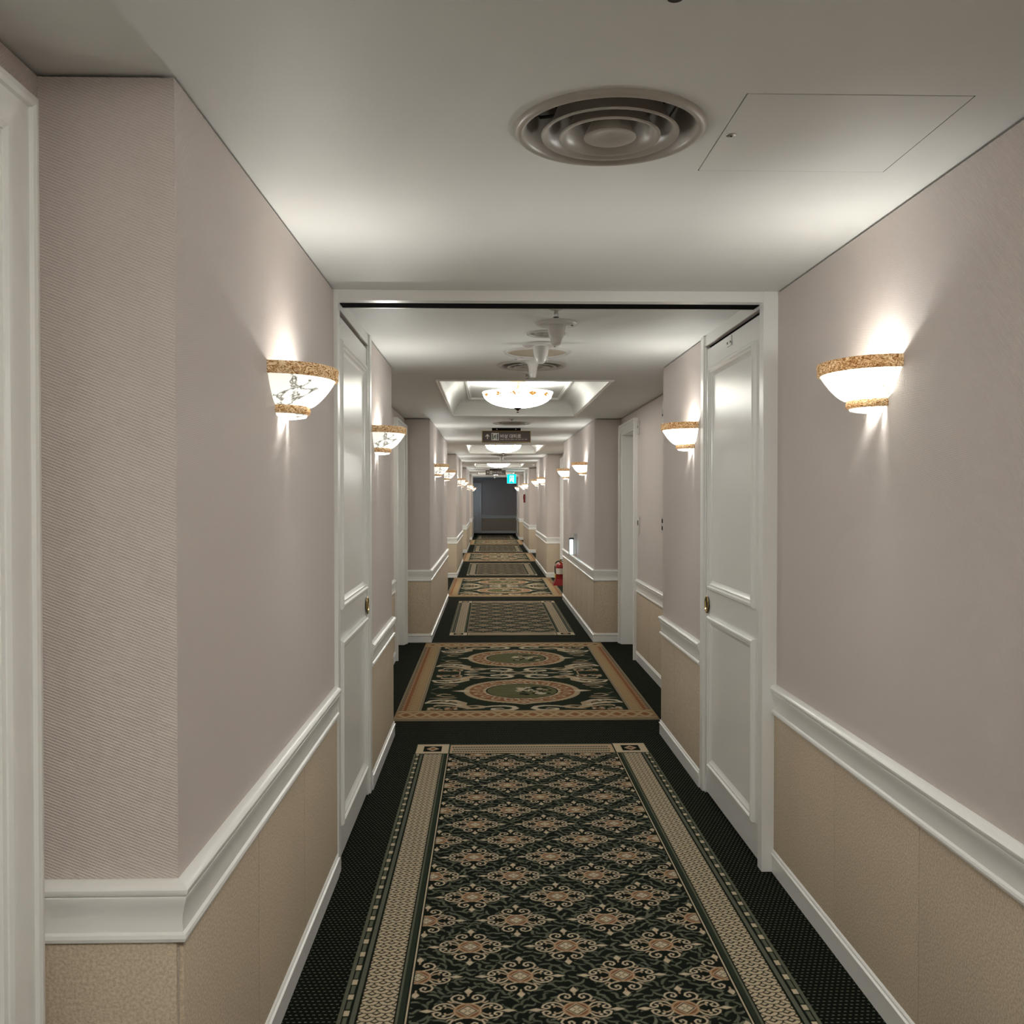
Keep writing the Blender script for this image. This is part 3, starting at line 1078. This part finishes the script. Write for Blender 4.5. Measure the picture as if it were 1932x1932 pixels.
def scrolls(mp):
    S_ = lambda pts, wd, c, tp=False: rg.stroke([mp(*p) for p in pts], wd * 1.3, c, tp)
    # big C scroll
    S_([(.33, .60), (.24, .555), (.15, .545), (.085, .575), (.065, .63), (.10, .68), (.17, .695), (.235, .675), (.235, .64), (.18, .625), (.155, .645)], .034, C2, True)
    # thin leaf ellipse beside it
    S_([(.42, .64), (.36, .60), (.30, .565), (.35, .535), (.42, .545), (.455, .58)], .024, T2, True)
    S_([(.30, .62), (.45, .655)], .016, T2, True)
    # acanthus body and sweeping leaf
    S_([(.40, .625), (.455, .575), (.475, .51), (.465, .45), (.495, .40), (.56, .365)], .062, T2, True)
    S_([(.47, .53), (.55, .465), (.64, .435), (.74, .445)], .036, C2, True)
    S_([(.74, .445), (.705, .365), (.635, .335), (.575, .352), (.585, .395), (.63, .39)], .030, C2, True)
    S_([(.50, .57), (.58, .53), (.66, .535), (.67, .57)], .030, T2, True)
    S_([(.48, .40), (.53, .35), (.60, .325)], .028, C2, True)
    S_([(.52, .43), (.60, .405), (.68, .415)], .018, G2, True)
    # sprigs beside the ring
    S_([(.52, .255), (.60, .275), (.72, .265)], .022, T2, True)
    S_([(.54, .20), (.61, .215), (.67, .17), (.63, .12), (.57, .135)], .014, T2)
    S_([(.60, .10), (.68, .12), (.72, .06)], .014, GRN)
    for (a, b) in ((.64, .48), (.61, .37), (.57, .42)):
        rg.ell(*mp(a, b), .016, .022, GRN)
    r_ = random.Random(3)
    for i in range(22):
        a, b = r_.uniform(.50, .71), r_.uniform(.60, .675)
        rg.ell(*mp(a, b), r_.uniform(.012, .022), r_.uniform(.012, .024), r_.choice([T2, T2, C2, R2, GRN]))
rg.clip = (-h + SB, h - SB, EB2, OL - EB2)
q8(scrolls)
# middle motif between the ovals
for su in (-1, 1):
    for sv in (-1, 1):
        W = lambda pts, wd, c, tp=True: rg.stroke([(su * a, mid + sv * b) for a, b in pts], wd, c, tp)
        W([(.0, .01), (.05, .05), (.105, .045), (.135, .0)], .022, T2)
        W([(.0, .05), (.07, .085), (.14, .06), (.165, .0)], .014, C2)
        W([(.21, .0), (.30, .005), (.36, .0)], .022, C2)
        W([(.36, .06), (.42, .085), (.47, .06), (.43, .03), (.37, .035)], .026, C2)
        W([(.52, .0), (.52, .07), (.58, .10), (.66, .07)], .014, T2)
rg.clip = (-h, h, 0, OL)
# --- borders
rg.rect(-h, h, 0, EB2, T2)
rg.rect(-h, h, OL - EB2, OL, T2)
for sgn in (-1, 1):
    def band(a, b, c):
        lo, hi = (-h + a, -h + b) if sgn < 0 else (h - b, h - a)
        rg.rect(lo, hi, 0, OL, c)
    band(0, .185, BLK)
    band(0, .018, (.26, .22, .15))
    band(.022, .026, T2)
    band(.030, .155, R2)
    band(.090, .152, G2)
    v = 0.0
    i = 0
    while v < OL:
        f = lambda a, b: ((-h + a) if sgn < 0 else (h - a), v + b)
        rg.stroke([f(.142, 0), f(.11, -.022), f(.080, -.010), f(.074, .012), f(.10, .026), (f(.142, .018))], .011, (.44, .32, .18))
        rg.dia(*f(.040, .03), .012, .016, T2)
        v += .055
    band(.155, .160, T2)
    band(.166, .170, C2)
    band(.176, .180, T2)
for (va, vb) in ((0, EB2), (OL - EB2, OL)):
    rg.rect(-h, h, va, vb, G2)
    far = va > 0
    e0, e1 = (vb - .055, vb) if far else (va, va + .055)
    rg.rect(-h, h, e0, e1, (.25, .19, .12))
    lo, hi = (va + .02, vb - .06) if far else (va + .06, vb - .02)
    rg.rect(-h + .02, h - .02, lo, hi, (.30, .175, .085))
    rg.rect(-h + .02, h - .02, lo, lo + .02, T2)
    rg.rect(-h + .02, h - .02, hi - .02, hi, T2)
    m_ = (lo + hi) / 2
    for ph in (0, PI):
        pts = [(-h + .03 + (OW - .06) * i / 200, m_ + .07 * math.sin(2 * PI * i / 200 * 9 + ph)) for i in range(201)]
        for a in range(0, 200, 5):
            rg.stroke(pts[a:a + 6], .024, (.46, .34, .20))
    for i in range(18):
        u = -h + .03 + (OW - .06) * (i + .5) / 18
        rg.dia(u, m_, .03, .035, R2)
oval = rg.build('oval_rug')
for k in range(4):
    o = oval if k == 0 else copy_tree(oval)
    o.location = (CX + .004, 6.58 + P * k, 0.0005)
    tag(o, ['gold-bordered rug with two rust oval wreaths, nearest of its kind', 'second gold-bordered oval rug, beside the red fire extinguisher',
            'third gold-bordered oval rug, farther down the corridor', 'farthest gold-bordered oval rug, before the far fire doors'][k], 'rug', 'oval wreath rugs')

# ------------------------------------------------------------------ wall sconces
def make_sconce():
    root = empty('wall_sconce')
    a0, a1 = -PI / 2, PI / 2
    rw, rp = 0.200, 0.165
    k = rp / rw
    def prof(lo, hi, n=10):
        out = []
        for i in range(n + 1):
            t = i / n
            out.append((lo + (hi - lo) * t ** 0.58, .030 + (.116 - .030) * t))
        return out
    bowl = MB().lathe(prof(.088, .194, 14), 40, a0, a1, sx=k).build('bowl', M['alab'], root, smooth=60)
    rim = [(.193, .112), (.199, .112), (.203, .117), (.202, .132), (.205, .143), (.203, .148), (.198, .149), (.194, .146), (.193, .112)]
    MB().lathe(rim, 40, a0, a1, sx=k).build('rim_band', M['carved'], bowl, smooth=50)
    base = [(.088, .008), (.097, .010), (.101, .016), (.101, .026), (.097, .032), (.088, .033), (.088, .008)]
    MB().lathe(base, 32, a0, a1, sx=k).build('base_band', M['carved'], bowl, smooth=50)
    # underside dish, open in a slot along the wall
    n = 24
    vs, fs = [], []
    for (r, z) in ((.092, .010), (.086, .002), (.060, -.002)):
        for i in range(n + 1):
            a = a0 + (a1 - a0) * i / n
            vs.append((r * math.cos(a) * k, min(r * math.sin(a), .064), z))
    for j in range(2):
        for i in range(n):
            fs.append((j * (n + 1) + i, j * (n + 1) + i + 1, (j + 1) * (n + 1) + i + 1, (j + 1) * (n + 1) + i))
    c = len(vs)
    vs.append((.03, 0, -.003))
    for i in range(n):
        fs.append((2 * (n + 1) + i, 2 * (n + 1) + i + 1, c))
    MB().add(vs, fs).build('bottom_dish', M['alab'], root, smooth=60)
    ld = bpy.data.lights.new('sconce_lamp', 'POINT')
    ld.energy = SCONCE_W
    ld.color = LAMP_COL
    ld.shadow_soft_size = 0.022
    lo = bpy.data.objects.new('sconce_lamp', ld)
    col.objects.link(lo)
    lo.parent = root
    lo.location = (0.050, 0.082, 0.086)
    sd_ = bpy.data.lights.new('sconce_reflector_lamp', 'SPOT')  # added spot inside the sconce, only to brighten the bowl front
    sd_.energy = SCONCE_SPOT_W
    sd_.color = LAMP_COL
    sd_.spot_size = R(98)
    sd_.spot_blend = 0.45
    sd_.shadow_soft_size = 0.02
    so = bpy.data.objects.new('sconce_reflector_lamp', sd_)
    col.objects.link(so)
    so.parent = root
    so.location = (0.020, 0.025, 0.098)
    so.rotation_euler = Vector((1.0, 0.26, -0.82)).to_track_quat('-Z', 'Y').to_euler()
    # added corridor fill: unseen spot outside the bowl, standing in for its glow
    td = bpy.data.lights.new('sconce_bowl_fill', 'SPOT')
    td.energy = SCONCE_FILL_W
    td.color = LAMP_COL
    td.spot_size = R(172)
    td.spot_blend = 0.75
    td.shadow_soft_size = 0.05
    to = bpy.data.objects.new('sconce_bowl_fill', td)
    col.objects.link(to)
    to.parent = root
    to.location = (0.185, 0.02, 0.085)
    to.rotation_euler = Vector((1.0, 0.1, -0.62)).to_track_quat('-Z', 'Y').to_euler()
    return root

SC_Z = 1.812
ys = []
for k in range(0, 6):
    for d in (0.97, 3.40):
        y = S[k] + d
        if y < Y_BACK + .4 or y > S[5] + 2:
            continue
        ys.append(y)
proto = make_sconce()
used = False
ordn = ['', 'nearest', 'second', 'third', 'fourth', 'fifth', 'sixth', 'seventh', 'eighth', 'ninth', 'tenth', 'eleventh']
for left in (True, False):
    i = 0
    for y in ys:
        o = proto if not used else copy_tree(proto)
        used = True
        x = XL if left else xr(y)
        place(o, (x, y + (.02 if left else 0.0), SC_Z + (-.016 if left else .006)), 0 if left else PI)
        sd = 'left' if left else 'right'
        if y < 1:
            lab = 'alabaster half-bowl wall sconce on the %s wall, behind the viewpoint' % sd
        else:
            i += 1
            if i == 1:
                lab = ('veined alabaster half-bowl sconce with carved gold rim, nearest on the left wall' if left else
                       'glaring white alabaster half-bowl sconce with carved rim, nearest on the right wall')
            elif i == 2:
                lab = 'alabaster wall sconce just past the open fire door on the %s wall' % sd
            else:
                lab = 'alabaster wall sconce, %s one along the %s wall from the camera' % (ordn[i], sd)
        tag(o, lab, 'wall sconce', 'alabaster wall sconces')

# ------------------------------------------------------------------ bowl ceiling lights in the coffers
def make_chandelier():
    root = empty('ceiling_light')            # origin at bowl rim centre
    top = (CEIL + 0.164) - 2.470
    Rr = .306
    prof = [(Rr + .004, .004), (Rr + .004, -.002)]
    for i in range(15):
        t = i / 14
        prof.append((Rr * math.cos(t * PI / 2 * .985), -.006 - .125 * math.sin(t * PI / 2)))
    bowl = MB().lathe(prof, 64).build('bowl', M['bowl'], root, smooth=60)
    MB().lathe([(.0001, -.128), (.030, -.129), (.034, -.134), (.024, -.142), (.012, -.150), (.008, -.158), (.011, -.164), (.009, -.172), (.0001, -.176)], 20).build('finial', M['darkmetal'], bowl, smooth=50)
    MB().lathe([(.0001, top), (.082, top), (.085, top - .010), (.070, top - .020), (.030, top - .026), (.022, top - .034), (.0001, top - .034)], 28).build('canopy', M['gold'], root, smooth=50)
    MB().tube([(0, 0, top - .03), (0, 0, .03)], .009, 10).build('stem', M['gold'], root, smooth=50)
    for i in range(3):
        a = 2 * PI * i / 3 + .5
        MB().tube([(.02 * math.cos(a), .02 * math.sin(a), top - .03), (.16 * math.cos(a), .16 * math.sin(a), .04), (Rr * .99 * math.cos(a), Rr * .99 * math.sin(a), .002)], .005, 8).build('arm', M['gold'], root, smooth=50)
    ld = bpy.data.lights.new('ceiling_lamp', 'POINT')
    ld.energy = CHANDELIER_W
    ld.color = LAMP_COL
    ld.shadow_soft_size = 0.05
    lo = bpy.data.objects.new('ceiling_lamp', ld)
    col.objects.link(lo)
    lo.parent = root
    lo.location = (0.05, 0.0, -0.035)
    return root
proto = make_chandelier()
for k, (cx, cy) in enumerate(cof_c):
    o = proto if k == 0 else copy_tree(proto)
    place(o, (0.255, cy, 2.470), 0.15 * k)
    if k == 1:          # bowl glow over the viewpoint boosted as added fill, on its own mesh
        b0 = [c for c in proto.children if c.name.startswith('bowl')][0]
        b0.data = b0.data.copy()
        b0.data.materials[0] = M['bowl_boosted']
    tag(o, ['lit alabaster bowl ceiling light in the coffer above the viewpoint', 'lit alabaster bowl light with orange rosettes and dark finial, nearest in view',
            'second lit bowl ceiling light, half behind the hanging brown sign', 'third lit bowl ceiling light down the corridor', 'farthest bowl ceiling light, hidden behind the far hanging sign'][k], 'ceiling light', 'bowl ceiling lights')

# ------------------------------------------------------------------ ceiling fittings
def make_vent():
    root = empty('ceiling_vent')
    def ring(r, z0, name, thick=.0025):
        pr = [(r - .044, z0 + .075), (r - .034, z0 + .040), (r - .020, z0 + .014), (r - .006, z0), (r, z0 - .001), (r + .001, z0 + .003), (r - .005, z0 + .006), (r - .017, z0 + .020), (r - .030, z0 + .046), (r - .040, z0 + .075)]
        MB().lathe(pr, 56).build(name, M['vent'], root, smooth=50)
    MB().lathe([(.220, 0.0), (.219, -.006), (.214, -.011), (.207, -.013), (.200, -.011), (.196, -.005), (.190, .006), (.180, .030), (.174, .06), (.174, .10), (.205, .10), (.205, .0)], 64).build('outer_ring', M['vent'], root, smooth=50)
    ring(.157, -.016, 'louvre_ring')
    ring(.115, -.020, 'louvre_ring')
    MB().lathe([(.0001, -.008), (.030, -.014), (.056, -.022), (.060, -.020), (.058, -.014), (.040, .020), (.020, .05), (.0001, .06)], 40).build('centre_cone', M['vent'], root, smooth=50)
    mb = MB()
    for i in range(3):
        a = 2 * PI * i / 3 + .6
        mb.tube([(.03 * math.cos(a), .03 * math.sin(a), .045), (.174 * math.cos(a), .174 * math.sin(a), .055)], .004, 6)
    mb.build('support_bar', M['duct'], root)
    MB().lathe([(.204, .01), (.204, .16), (.0001, .16)], 40).build('duct', M['duct'], root)
    return root
proto = make_vent()
labs = ['large round grey ceiling air vent with nested rings, nearest the camera', 'round ceiling air vent just in front of the lit coffer', 'round ceiling air vent above the hanging brown sign', 'round ceiling air vent past the second bowl light']
for k, (vx, vy) in enumerate(vents):
    o = proto if k == 0 else copy_tree(proto)
    place(o, (vx, vy, CEIL), .2 * k)
    tag(o, labs[k], 'air vent', 'round ceiling vents')

def make_sprinkler():
    root = empty('sprinkler_head')
    MB().lathe([(.0001, -.006), (.020, -.006), (.030, -.002), (.031, .0)], 24).build('escutcheon', M['plastic'], root, smooth=40)
    MB().lathe([(.009, -.004), (.010, -.018), (.006, -.022), (.0001, -.022)], 14).build('body', M['steel'], root, smooth=40)
    mb = MB()
    for s_ in (-1, 1):
        mb.tube([(s_ * .008, 0, -.016), (s_ * .011, 0, -.026), (s_ * .003, 0, -.036)], .0018, 6)
    mb.build('yoke', M['steel'], root, smooth=40)
    MB().lathe([(.0001, -.0385), (.013, -.0385), (.0135, -.0365), (.0001, -.0355)], 18).build('deflector', M['darkmetal'], root, smooth=40)
    return root
proto = make_sprinkler()
sp = [(.303, 1.545), (.303, 4.27), (.262, 6.47), (.25, 10.25)]
labs = ['small sprinkler head cut off by the top edge of the view', 'small sprinkler head right behind the near fire-door header', 'small sprinkler head just before the first lit coffer', 'small sprinkler head after the first lit coffer']
for k, (x, y) in enumerate(sp):
    o = proto if k == 0 else copy_tree(proto)
    place(o, (x, y, CEIL), .4)
    tag(o, labs[k], 'sprinkler', 'ceiling sprinklers')

def make_detector(kind):
    root = empty('ceiling_detector')
    MB().lathe([(.102, 0), (.102, -.008), (.096, -.013), (.080, -.015), (.0001, -.015)], 40).build('mounting_disc', M['plastic'], root, smooth=50)
    if kind == 0:
        pr = [(.046, -.014), (.046, -.030), (.043, -.036), (.036, -.070), (.031, -.076), (.029, -.082), (.023, -.104), (.014, -.111), (.0001, -.112)]
    elif kind == 1:
        pr = [(.044, -.014), (.043, -.030), (.040, -.055), (.033, -.084), (.022, -.104), (.010, -.110), (.0001, -.110)]
    else:
        pr = [(.075, -.012), (.050, -.017), (.036, -.028), (.029, -.045), (.025, -.070), (.020, -.106), (.016, -.111), (.0001, -.111)]
    MB().lathe(pr, 32).build('cone', M['plastic'], root, smooth=35)
    MB().lathe([(.0001, -.017), (.005, -.017), (.006, -.014)], 12, c=(.070, -.03, 0)).build('indicator', M['black'], root)
    return root
dets = [(0, .328, 4.60, 'white faceted cone detector on a disc, first behind the fire-door header'),
        (1, .288, 5.24, 'white rounded cone detector, second of the three in a row'),
        (2, .272, 5.83, 'white flared trumpet-shaped detector, third of the three in a row'),
        (0, .262, 13.1, 'white cone detector hanging below the brown sign, before the second bowl light'),
        (0, .262, 19.1, 'white cone detector in front of the third bowl light'),
        (1, .235, 36.2, 'tiny white cone detector by the far fire doors')]
dp = [make_detector(i) for i in range(3)]
seen = set()
for (kd, x, y, lab) in dets:
    o = dp[kd] if kd not in seen else copy_tree(dp[kd])
    seen.add(kd)
    place(o, (x, y, CEIL), .3)
    tag(o, lab, 'detector', 'cone ceiling detectors')
# small round downlight and a ceiling speaker
root = empty('recessed_downlight', (.296, 4.90, CEIL))
tag(root, 'small unlit round recessed downlight behind the first cone detector', 'downlight')
MB().lathe([(.100, 0), (.100, -.007), (.093, -.010), (.084, -.007), (.080, .0)], 40).build('trim_ring', M['plastic'], root, smooth=50)
MB().lathe([(.082, -.003), (.0001, -.003)], 40).build('lens', M['glassgrey'], root)
root = empty('ceiling_speaker', (.281, 5.53, CEIL))
tag(root, 'beige round ceiling speaker disc behind the second cone detector', 'speaker')
MB().lathe([(.188, 0), (.188, -.008), (.180, -.012), (.168, -.009), (.165, -.004)], 48).build('rim', M['plastic'], root, smooth=50)
MB().lathe([(.166, -.005), (.12, -.010), (.06, -.014), (.0001, -.016)], 48).build('grille', M['speaker'], root, smooth=50)

# ------------------------------------------------------------------ hanging evacuation signs
def seg_bar(mb, x0, z0, x1, z1, wd, y, th=.0012):
    a, b = Vector((x0, z0)), Vector((x1, z1))
    d = (b - a).normalized()
    n = Vector((-d.y, d.x)) * wd / 2
    a = a - d * wd * .25
    b = b + d * wd * .25
    q = [a + n, b + n, b - n, a - n]
    vs = [(p.x, y, p.y) for p in q] + [(p.x, y - th, p.y) for p in q]
    mb.add(vs, [(0, 1, 2, 3), (7, 6, 5, 4), (0, 4, 5, 1), (1, 5, 6, 2), (2, 6, 7, 3), (3, 7, 4, 0)])
def poly_bar(mb, pts, wd, y):
    for a, b in zip(pts[:-1], pts[1:]):
        seg_bar(mb, a[0], a[1], b[0], b[1], wd, y)
HANGUL = {
    '비': [[(.05, .95), (.05, .25), (.50, .25), (.50, .95)], [(.05, .60), (.50, .60)], [(.82, 1.0), (.82, 0.0)]],
    '상': [[(.30, .98), (.27, .75), (.05, .50)], [(.28, .78), (.55, .50)], [(.75, 1.0), (.75, .42)], [(.75, .72), (.95, .72)],
          [(.75, .16), (.68, .30), (.45, .36), (.22, .30), (.15, .16), (.22, .04), (.45, -.02), (.68, .04), (.75, .16)]],
    '대': [[(.48, .88), (.06, .88), (.06, .22), (.50, .22)], [(.64, .97), (.64, .03)], [(.64, .52), (.88, .52)], [(.88, 1.0), (.88, 0.0)]],
    '피': [[(.03, .88), (.60, .88)], [(.03, .24), (.60, .24)], [(.20, .88), (.20, .24)], [(.43, .88), (.43, .24)], [(.85, 1.0), (.85, 0.0)]],
    '로': [[(.15, .95), (.82, .95), (.82, .70), (.17, .70), (.17, .44), (.86, .44)], [(.50, .44), (.50, .10)], [(.02, .08), (.98, .08)]],
}
def make_sign():
    root = empty('hanging_sign')     # origin: ceiling point, front faces -y
    W2, H0, H1 = .297, -.178, -.036
    MB().bbox(-.175, .175, -.012, .012, -.038, 0.0, .002).build('mounting_bar', M['black'], root)
    for s_ in (-1, 1):
        MB().bbox(s_ * .115 - .005, s_ * .115 + .005, -.0135, -.011, -.022, -.012, .0008).build('screw', M['steel'], root)
    MB().bbox(-W2 + .006, W2 - .006, -.014, .014, H0 + .006, H1 - .006, .001).build('panel', M['signbrown'], root)
    mpf = lambda a, b, o_: (a, -o_, b)
    rc = [(-W2, H0), (W2, H0), (W2, H1), (-W2, H1)]
    MB().sweep(rc, [(0, -.019), (0, .019), (.005, .021), (.010, .019), (.010, .013), (.010, -.019)], mpf, closed=True).build('frame', M['gold'], root, smooth=30)
    y = -.0141
    # arrow
    mb = MB()
    ax, az = -.230, -.108
    seg_bar(mb, ax, az - .026, ax, az + .024, .010, y)
    seg_bar(mb, ax, az + .028, ax - .022, az + .003, .009, y)
    seg_bar(mb, ax, az + .028, ax + .022, az + .003, .009, y)
    mb.build('arrow', M['print'], root)
    # running-figure pictogram in a bordered square
    px, pz, hs = -.136, -.106, .040
    pic = MB().bbox(px - hs, px + hs, y - .001, y + .0005, pz - hs, pz + hs, .0004).build('pictogram_field', M['signgreen'], root)
    pb = MB().sweep([(px - hs - .004, pz - hs - .004), (px + hs + .004, pz - hs - .004), (px + hs + .004, pz + hs + .004), (px - hs - .004, pz + hs + .004)],
                    [(0, .0141), (0, .0163), (.007, .0163), (.007, .0141)], mpf, closed=True).build('pictogram_border', M['print'], pic)
    mb = MB()
    yy = y - .0011
    mb.add([(px - .024, yy, pz - .036), (px + .022, yy, pz - .036), (px + .022, yy, pz + .036), (px - .024, yy, pz + .036)], [(0, 1, 2, 3)])
    mb.build('pictogram_doorway', M['print'], pic)
    mb = MB()
    yy = y - .0013
    poly_bar(mb, [(px + .002, pz + .024), (px + .0021, pz + .0245)], .013, yy)
    poly_bar(mb, [(px + .001, pz + .014), (px - .004, pz - .004)], .014, yy)
    poly_bar(mb, [(px - .004, pz - .004), (px + .010, pz - .014), (px + .004, pz - .030)], .008, yy)
    poly_bar(mb, [(px - .004, pz - .004), (px - .010, pz - .020), (px - .024, pz - .024)], .008, yy)
    poly_bar(mb, [(px + .001, pz + .012), (px + .016, pz + .004), (px + .024, pz + .010)], .006, yy)
    poly_bar(mb, [(px + .001, pz + .012), (px - .014, pz + .006), (px - .020, pz - .006)], .006, yy)
    mb.build('running_figure', M['signgreen'], pic)
    # lettering
    x = -.072
    z0 = -.121
    for ch in '비상 대피로':
        if ch == ' ':
            x += .014
            continue
        mb = MB()
        for st in HANGUL[ch]:
            poly_bar(mb, [(x + p[0] * .044, z0 + p[1] * .042) for p in st], .0052, y)
        mb.build('letter', M['print'], root)
        x += .048
    mb = MB()
    r_ = random.Random(2)
    xx = -.072
    while xx < .255:
        L = r_.uniform(.02, .05)
        for q in range(int(L / .0055)):
            hh = r_.choice([.006, .006, .009])
            seg_bar(mb, xx + q * .0055, -.142, xx + q * .0055, -.142 + hh, .0022, y)
        xx += L + .008
    mb.build('small_print', M['print'], root)
    return root
s1 = make_sign()
place(s1, (.215, 11.55, CEIL))
tag(s1, 'brown hanging evacuation sign with arrow and Korean lettering, nearer one', 'sign', 'hanging evacuation signs')
s2 = copy_tree(s1)
place(s2, (.205, 28.0, CEIL))
tag(s2, 'brown hanging evacuation sign far down the corridor', 'sign', 'hanging evacuation signs')

# lit green exit box near the far doors
root = empty('exit_light', (.735, 30.4, CEIL))
tag(root, 'glowing cyan-green square exit light hanging near the far end', 'exit light')
MB().tube([(0, 0, 0), (0, 0, -.10)], .012, 8).build('hanger', M['plastic'], root)
MB().bbox(-.150, .150, -.03, .03, -.395, -.098, .012).build('housing', M['plastic'], root)
MB().bbox(-.142, .142, -.034, -.029, -.388, -.105, .002).build('lit_panel', M['exit'], root)
mb = MB()
cx_, cz_ = 0.0, -.245
poly_bar(mb, [(-.055, -.36), (-.055, -.15), (.065, -.15), (.065, -.36)], .012, -.0345)
poly_bar(mb, [(cx_ + .01, cz_ + .06), (cx_ + .011, cz_ + .061)], .030, -.0345)
poly_bar(mb, [(cx_ + .005, cz_ + .035), (cx_ - .005, cz_ - .015)], .034, -.0345)
poly_bar(mb, [(cx_ - .005, cz_ - .015), (cx_ + .03, cz_ - .045), (cx_ + .02, cz_ - .09)], .018, -.0345)
poly_bar(mb, [(cx_ - .005, cz_ - .015), (cx_ - .02, cz_ - .06), (cx_ - .045, cz_ - .07)], .018, -.0345)
poly_bar(mb, [(cx_ + .005, cz_ + .03), (cx_ + .04, cz_ + .005)], .014, -.0345)
mb.build('running_figure', M['exitwhite'], root)

# ------------------------------------------------------------------ emergency torch on the right wall
root = empty('emergency_torch', (XR, 12.24, .80))
tag(root, 'lit emergency torch in a white wall bracket above the right chair rail', 'torch')
MB().bbox(-.038, 0, .0, .085, .02, .285, .006).build('bracket', M['plastic'], root)
MB().bbox(-.046, 0, -.01, .09, .275, .290, .003).build('bracket_lid', M['plastic'], root)
tb = MB().bbox(-.102, -.040, -.004, .040, .010, .235, .012).build('torch_body', M['darkmetal'], root)
MB().bbox(-.090, -.050, .0, .036, .232, .250, .004).build('torch_cap', M['plastic'], tb)
MB().bbox(-.094, -.048, -.012, -.003, .018, .212, .008).build('lit_lens', M['torch'], tb)

# ------------------------------------------------------------------ fire extinguisher on its stand
root = empty('fire_extinguisher', (1.275, 16.80, 0))
tag(root, 'red fire extinguisher with black hose standing in the right recess', 'fire extinguisher')
cyl = MB().lathe([(.0001, .112), (.078, .112), (.082, .12), (.082, .33), (.076, .362), (.055, .385), (.026, .396), (.022, .41), (.0001, .41)], 32).build('cylinder', M['red'], root, smooth=45)
MB().lathe([(.0825, .20), (.0835, .20), (.0835, .30), (.0825, .30)], 32).build('label', M['label'], cyl, smooth=45)
MB().lathe([(.0001, .408), (.018, .408), (.020, .44), (.0001, .445)], 16).build('valve', M['brass'], root, smooth=45)
mb = MB()
mb.bbox(-.012, .105, -.014, .014, .444, .456, .003)
mb.tube([(.0, 0, .425), (.05, 0, .420), (.095, 0, .405)], .008, 8)
mb.build('lever', M['black'], root)
MB().tube([(-.01, 0, .425), (-.05, -.01, .425), (-.088, -.015, .395), (-.100, -.02, .33), (-.098, -.02, .24), (-.095, -.02, .20)], .010, 10).build('hose', M['black'], root, smooth=50)
MB().tube([(-.095, -.02, .205), (-.094, -.02, .17), (-.093, -.02, .13)], [.011, .014, .018], 10).build('nozzle', M['yellow'], root, smooth=50)
mb = MB()
b, t, hh = .140, .095, .112
vs = [(-b, -b, 0), (b, -b, 0), (b, b, 0), (-b, b, 0), (-t, -t, hh), (t, -t, hh), (t, t, hh), (-t, t, hh)]
mb.add(vs, [(0, 3, 2, 1), (4, 5, 6, 7), (0, 1, 5, 4), (1, 2, 6, 5), (2, 3, 7, 6), (3, 0, 4, 7)])
mb.build('stand', M['red'], root)
MB().lathe([(.084, .110), (.090, .110), (.090, .165), (.084, .165)], 32).build('stand_ring', M['red'], root, smooth=45)

# ------------------------------------------------------------------ plates on the right recess wall
def plate(name, y, z0, z1, wd, lab, cat, slots, group=None):
    root = empty(name, (RR, y, z0))
    tag(root, lab, cat, group)
    H = z1 - z0
    MB().bbox(-.016, 0, -wd / 2, wd / 2, 0, H, .003).build('housing', M['plastic'], root)
    for (a, b) in slots:
        MB().box(-.0175, -.0155, -wd * .22, wd * .22, H * a, H * b).build('slot', M['black'], root)
plate('doorbell_plate', 8.90, 1.225, 1.375, .085, 'white doorbell plate beside the door casing in the right recess', 'doorbell', [(.45, .75)])
plate('room_indicator', 8.92, 2.15, 2.28, .07, 'small white indicator plate high beside the right recess door casing', 'indicator', [(.45, .6)])
plate('switch_plate', 7.64, 1.27, 1.40, .10, 'switch plate peeking past the right wall edge at chest height', 'switch plate', [(.15, .4), (.6, .85)])
plate('emergency_sensor', 7.64, 2.15, 2.27, .07, 'small wall sensor peeking past the right wall edge near the ceiling', 'sensor', [(.5, .65)])
# alarm call box far down the right wall
root = empty('fire_alarm_box', (XR, 29.6, 1.40))
tag(root, 'small dark red fire alarm box far along the right wall', 'fire alarm')
MB().bbox(-.055, 0, -.09, .09, 0, .26, .006).build('housing', M['red'], root)
MB().bbox(-.062, -.054, -.06, .06, .10, .22, .003).build('bell_face', M['black'], root)
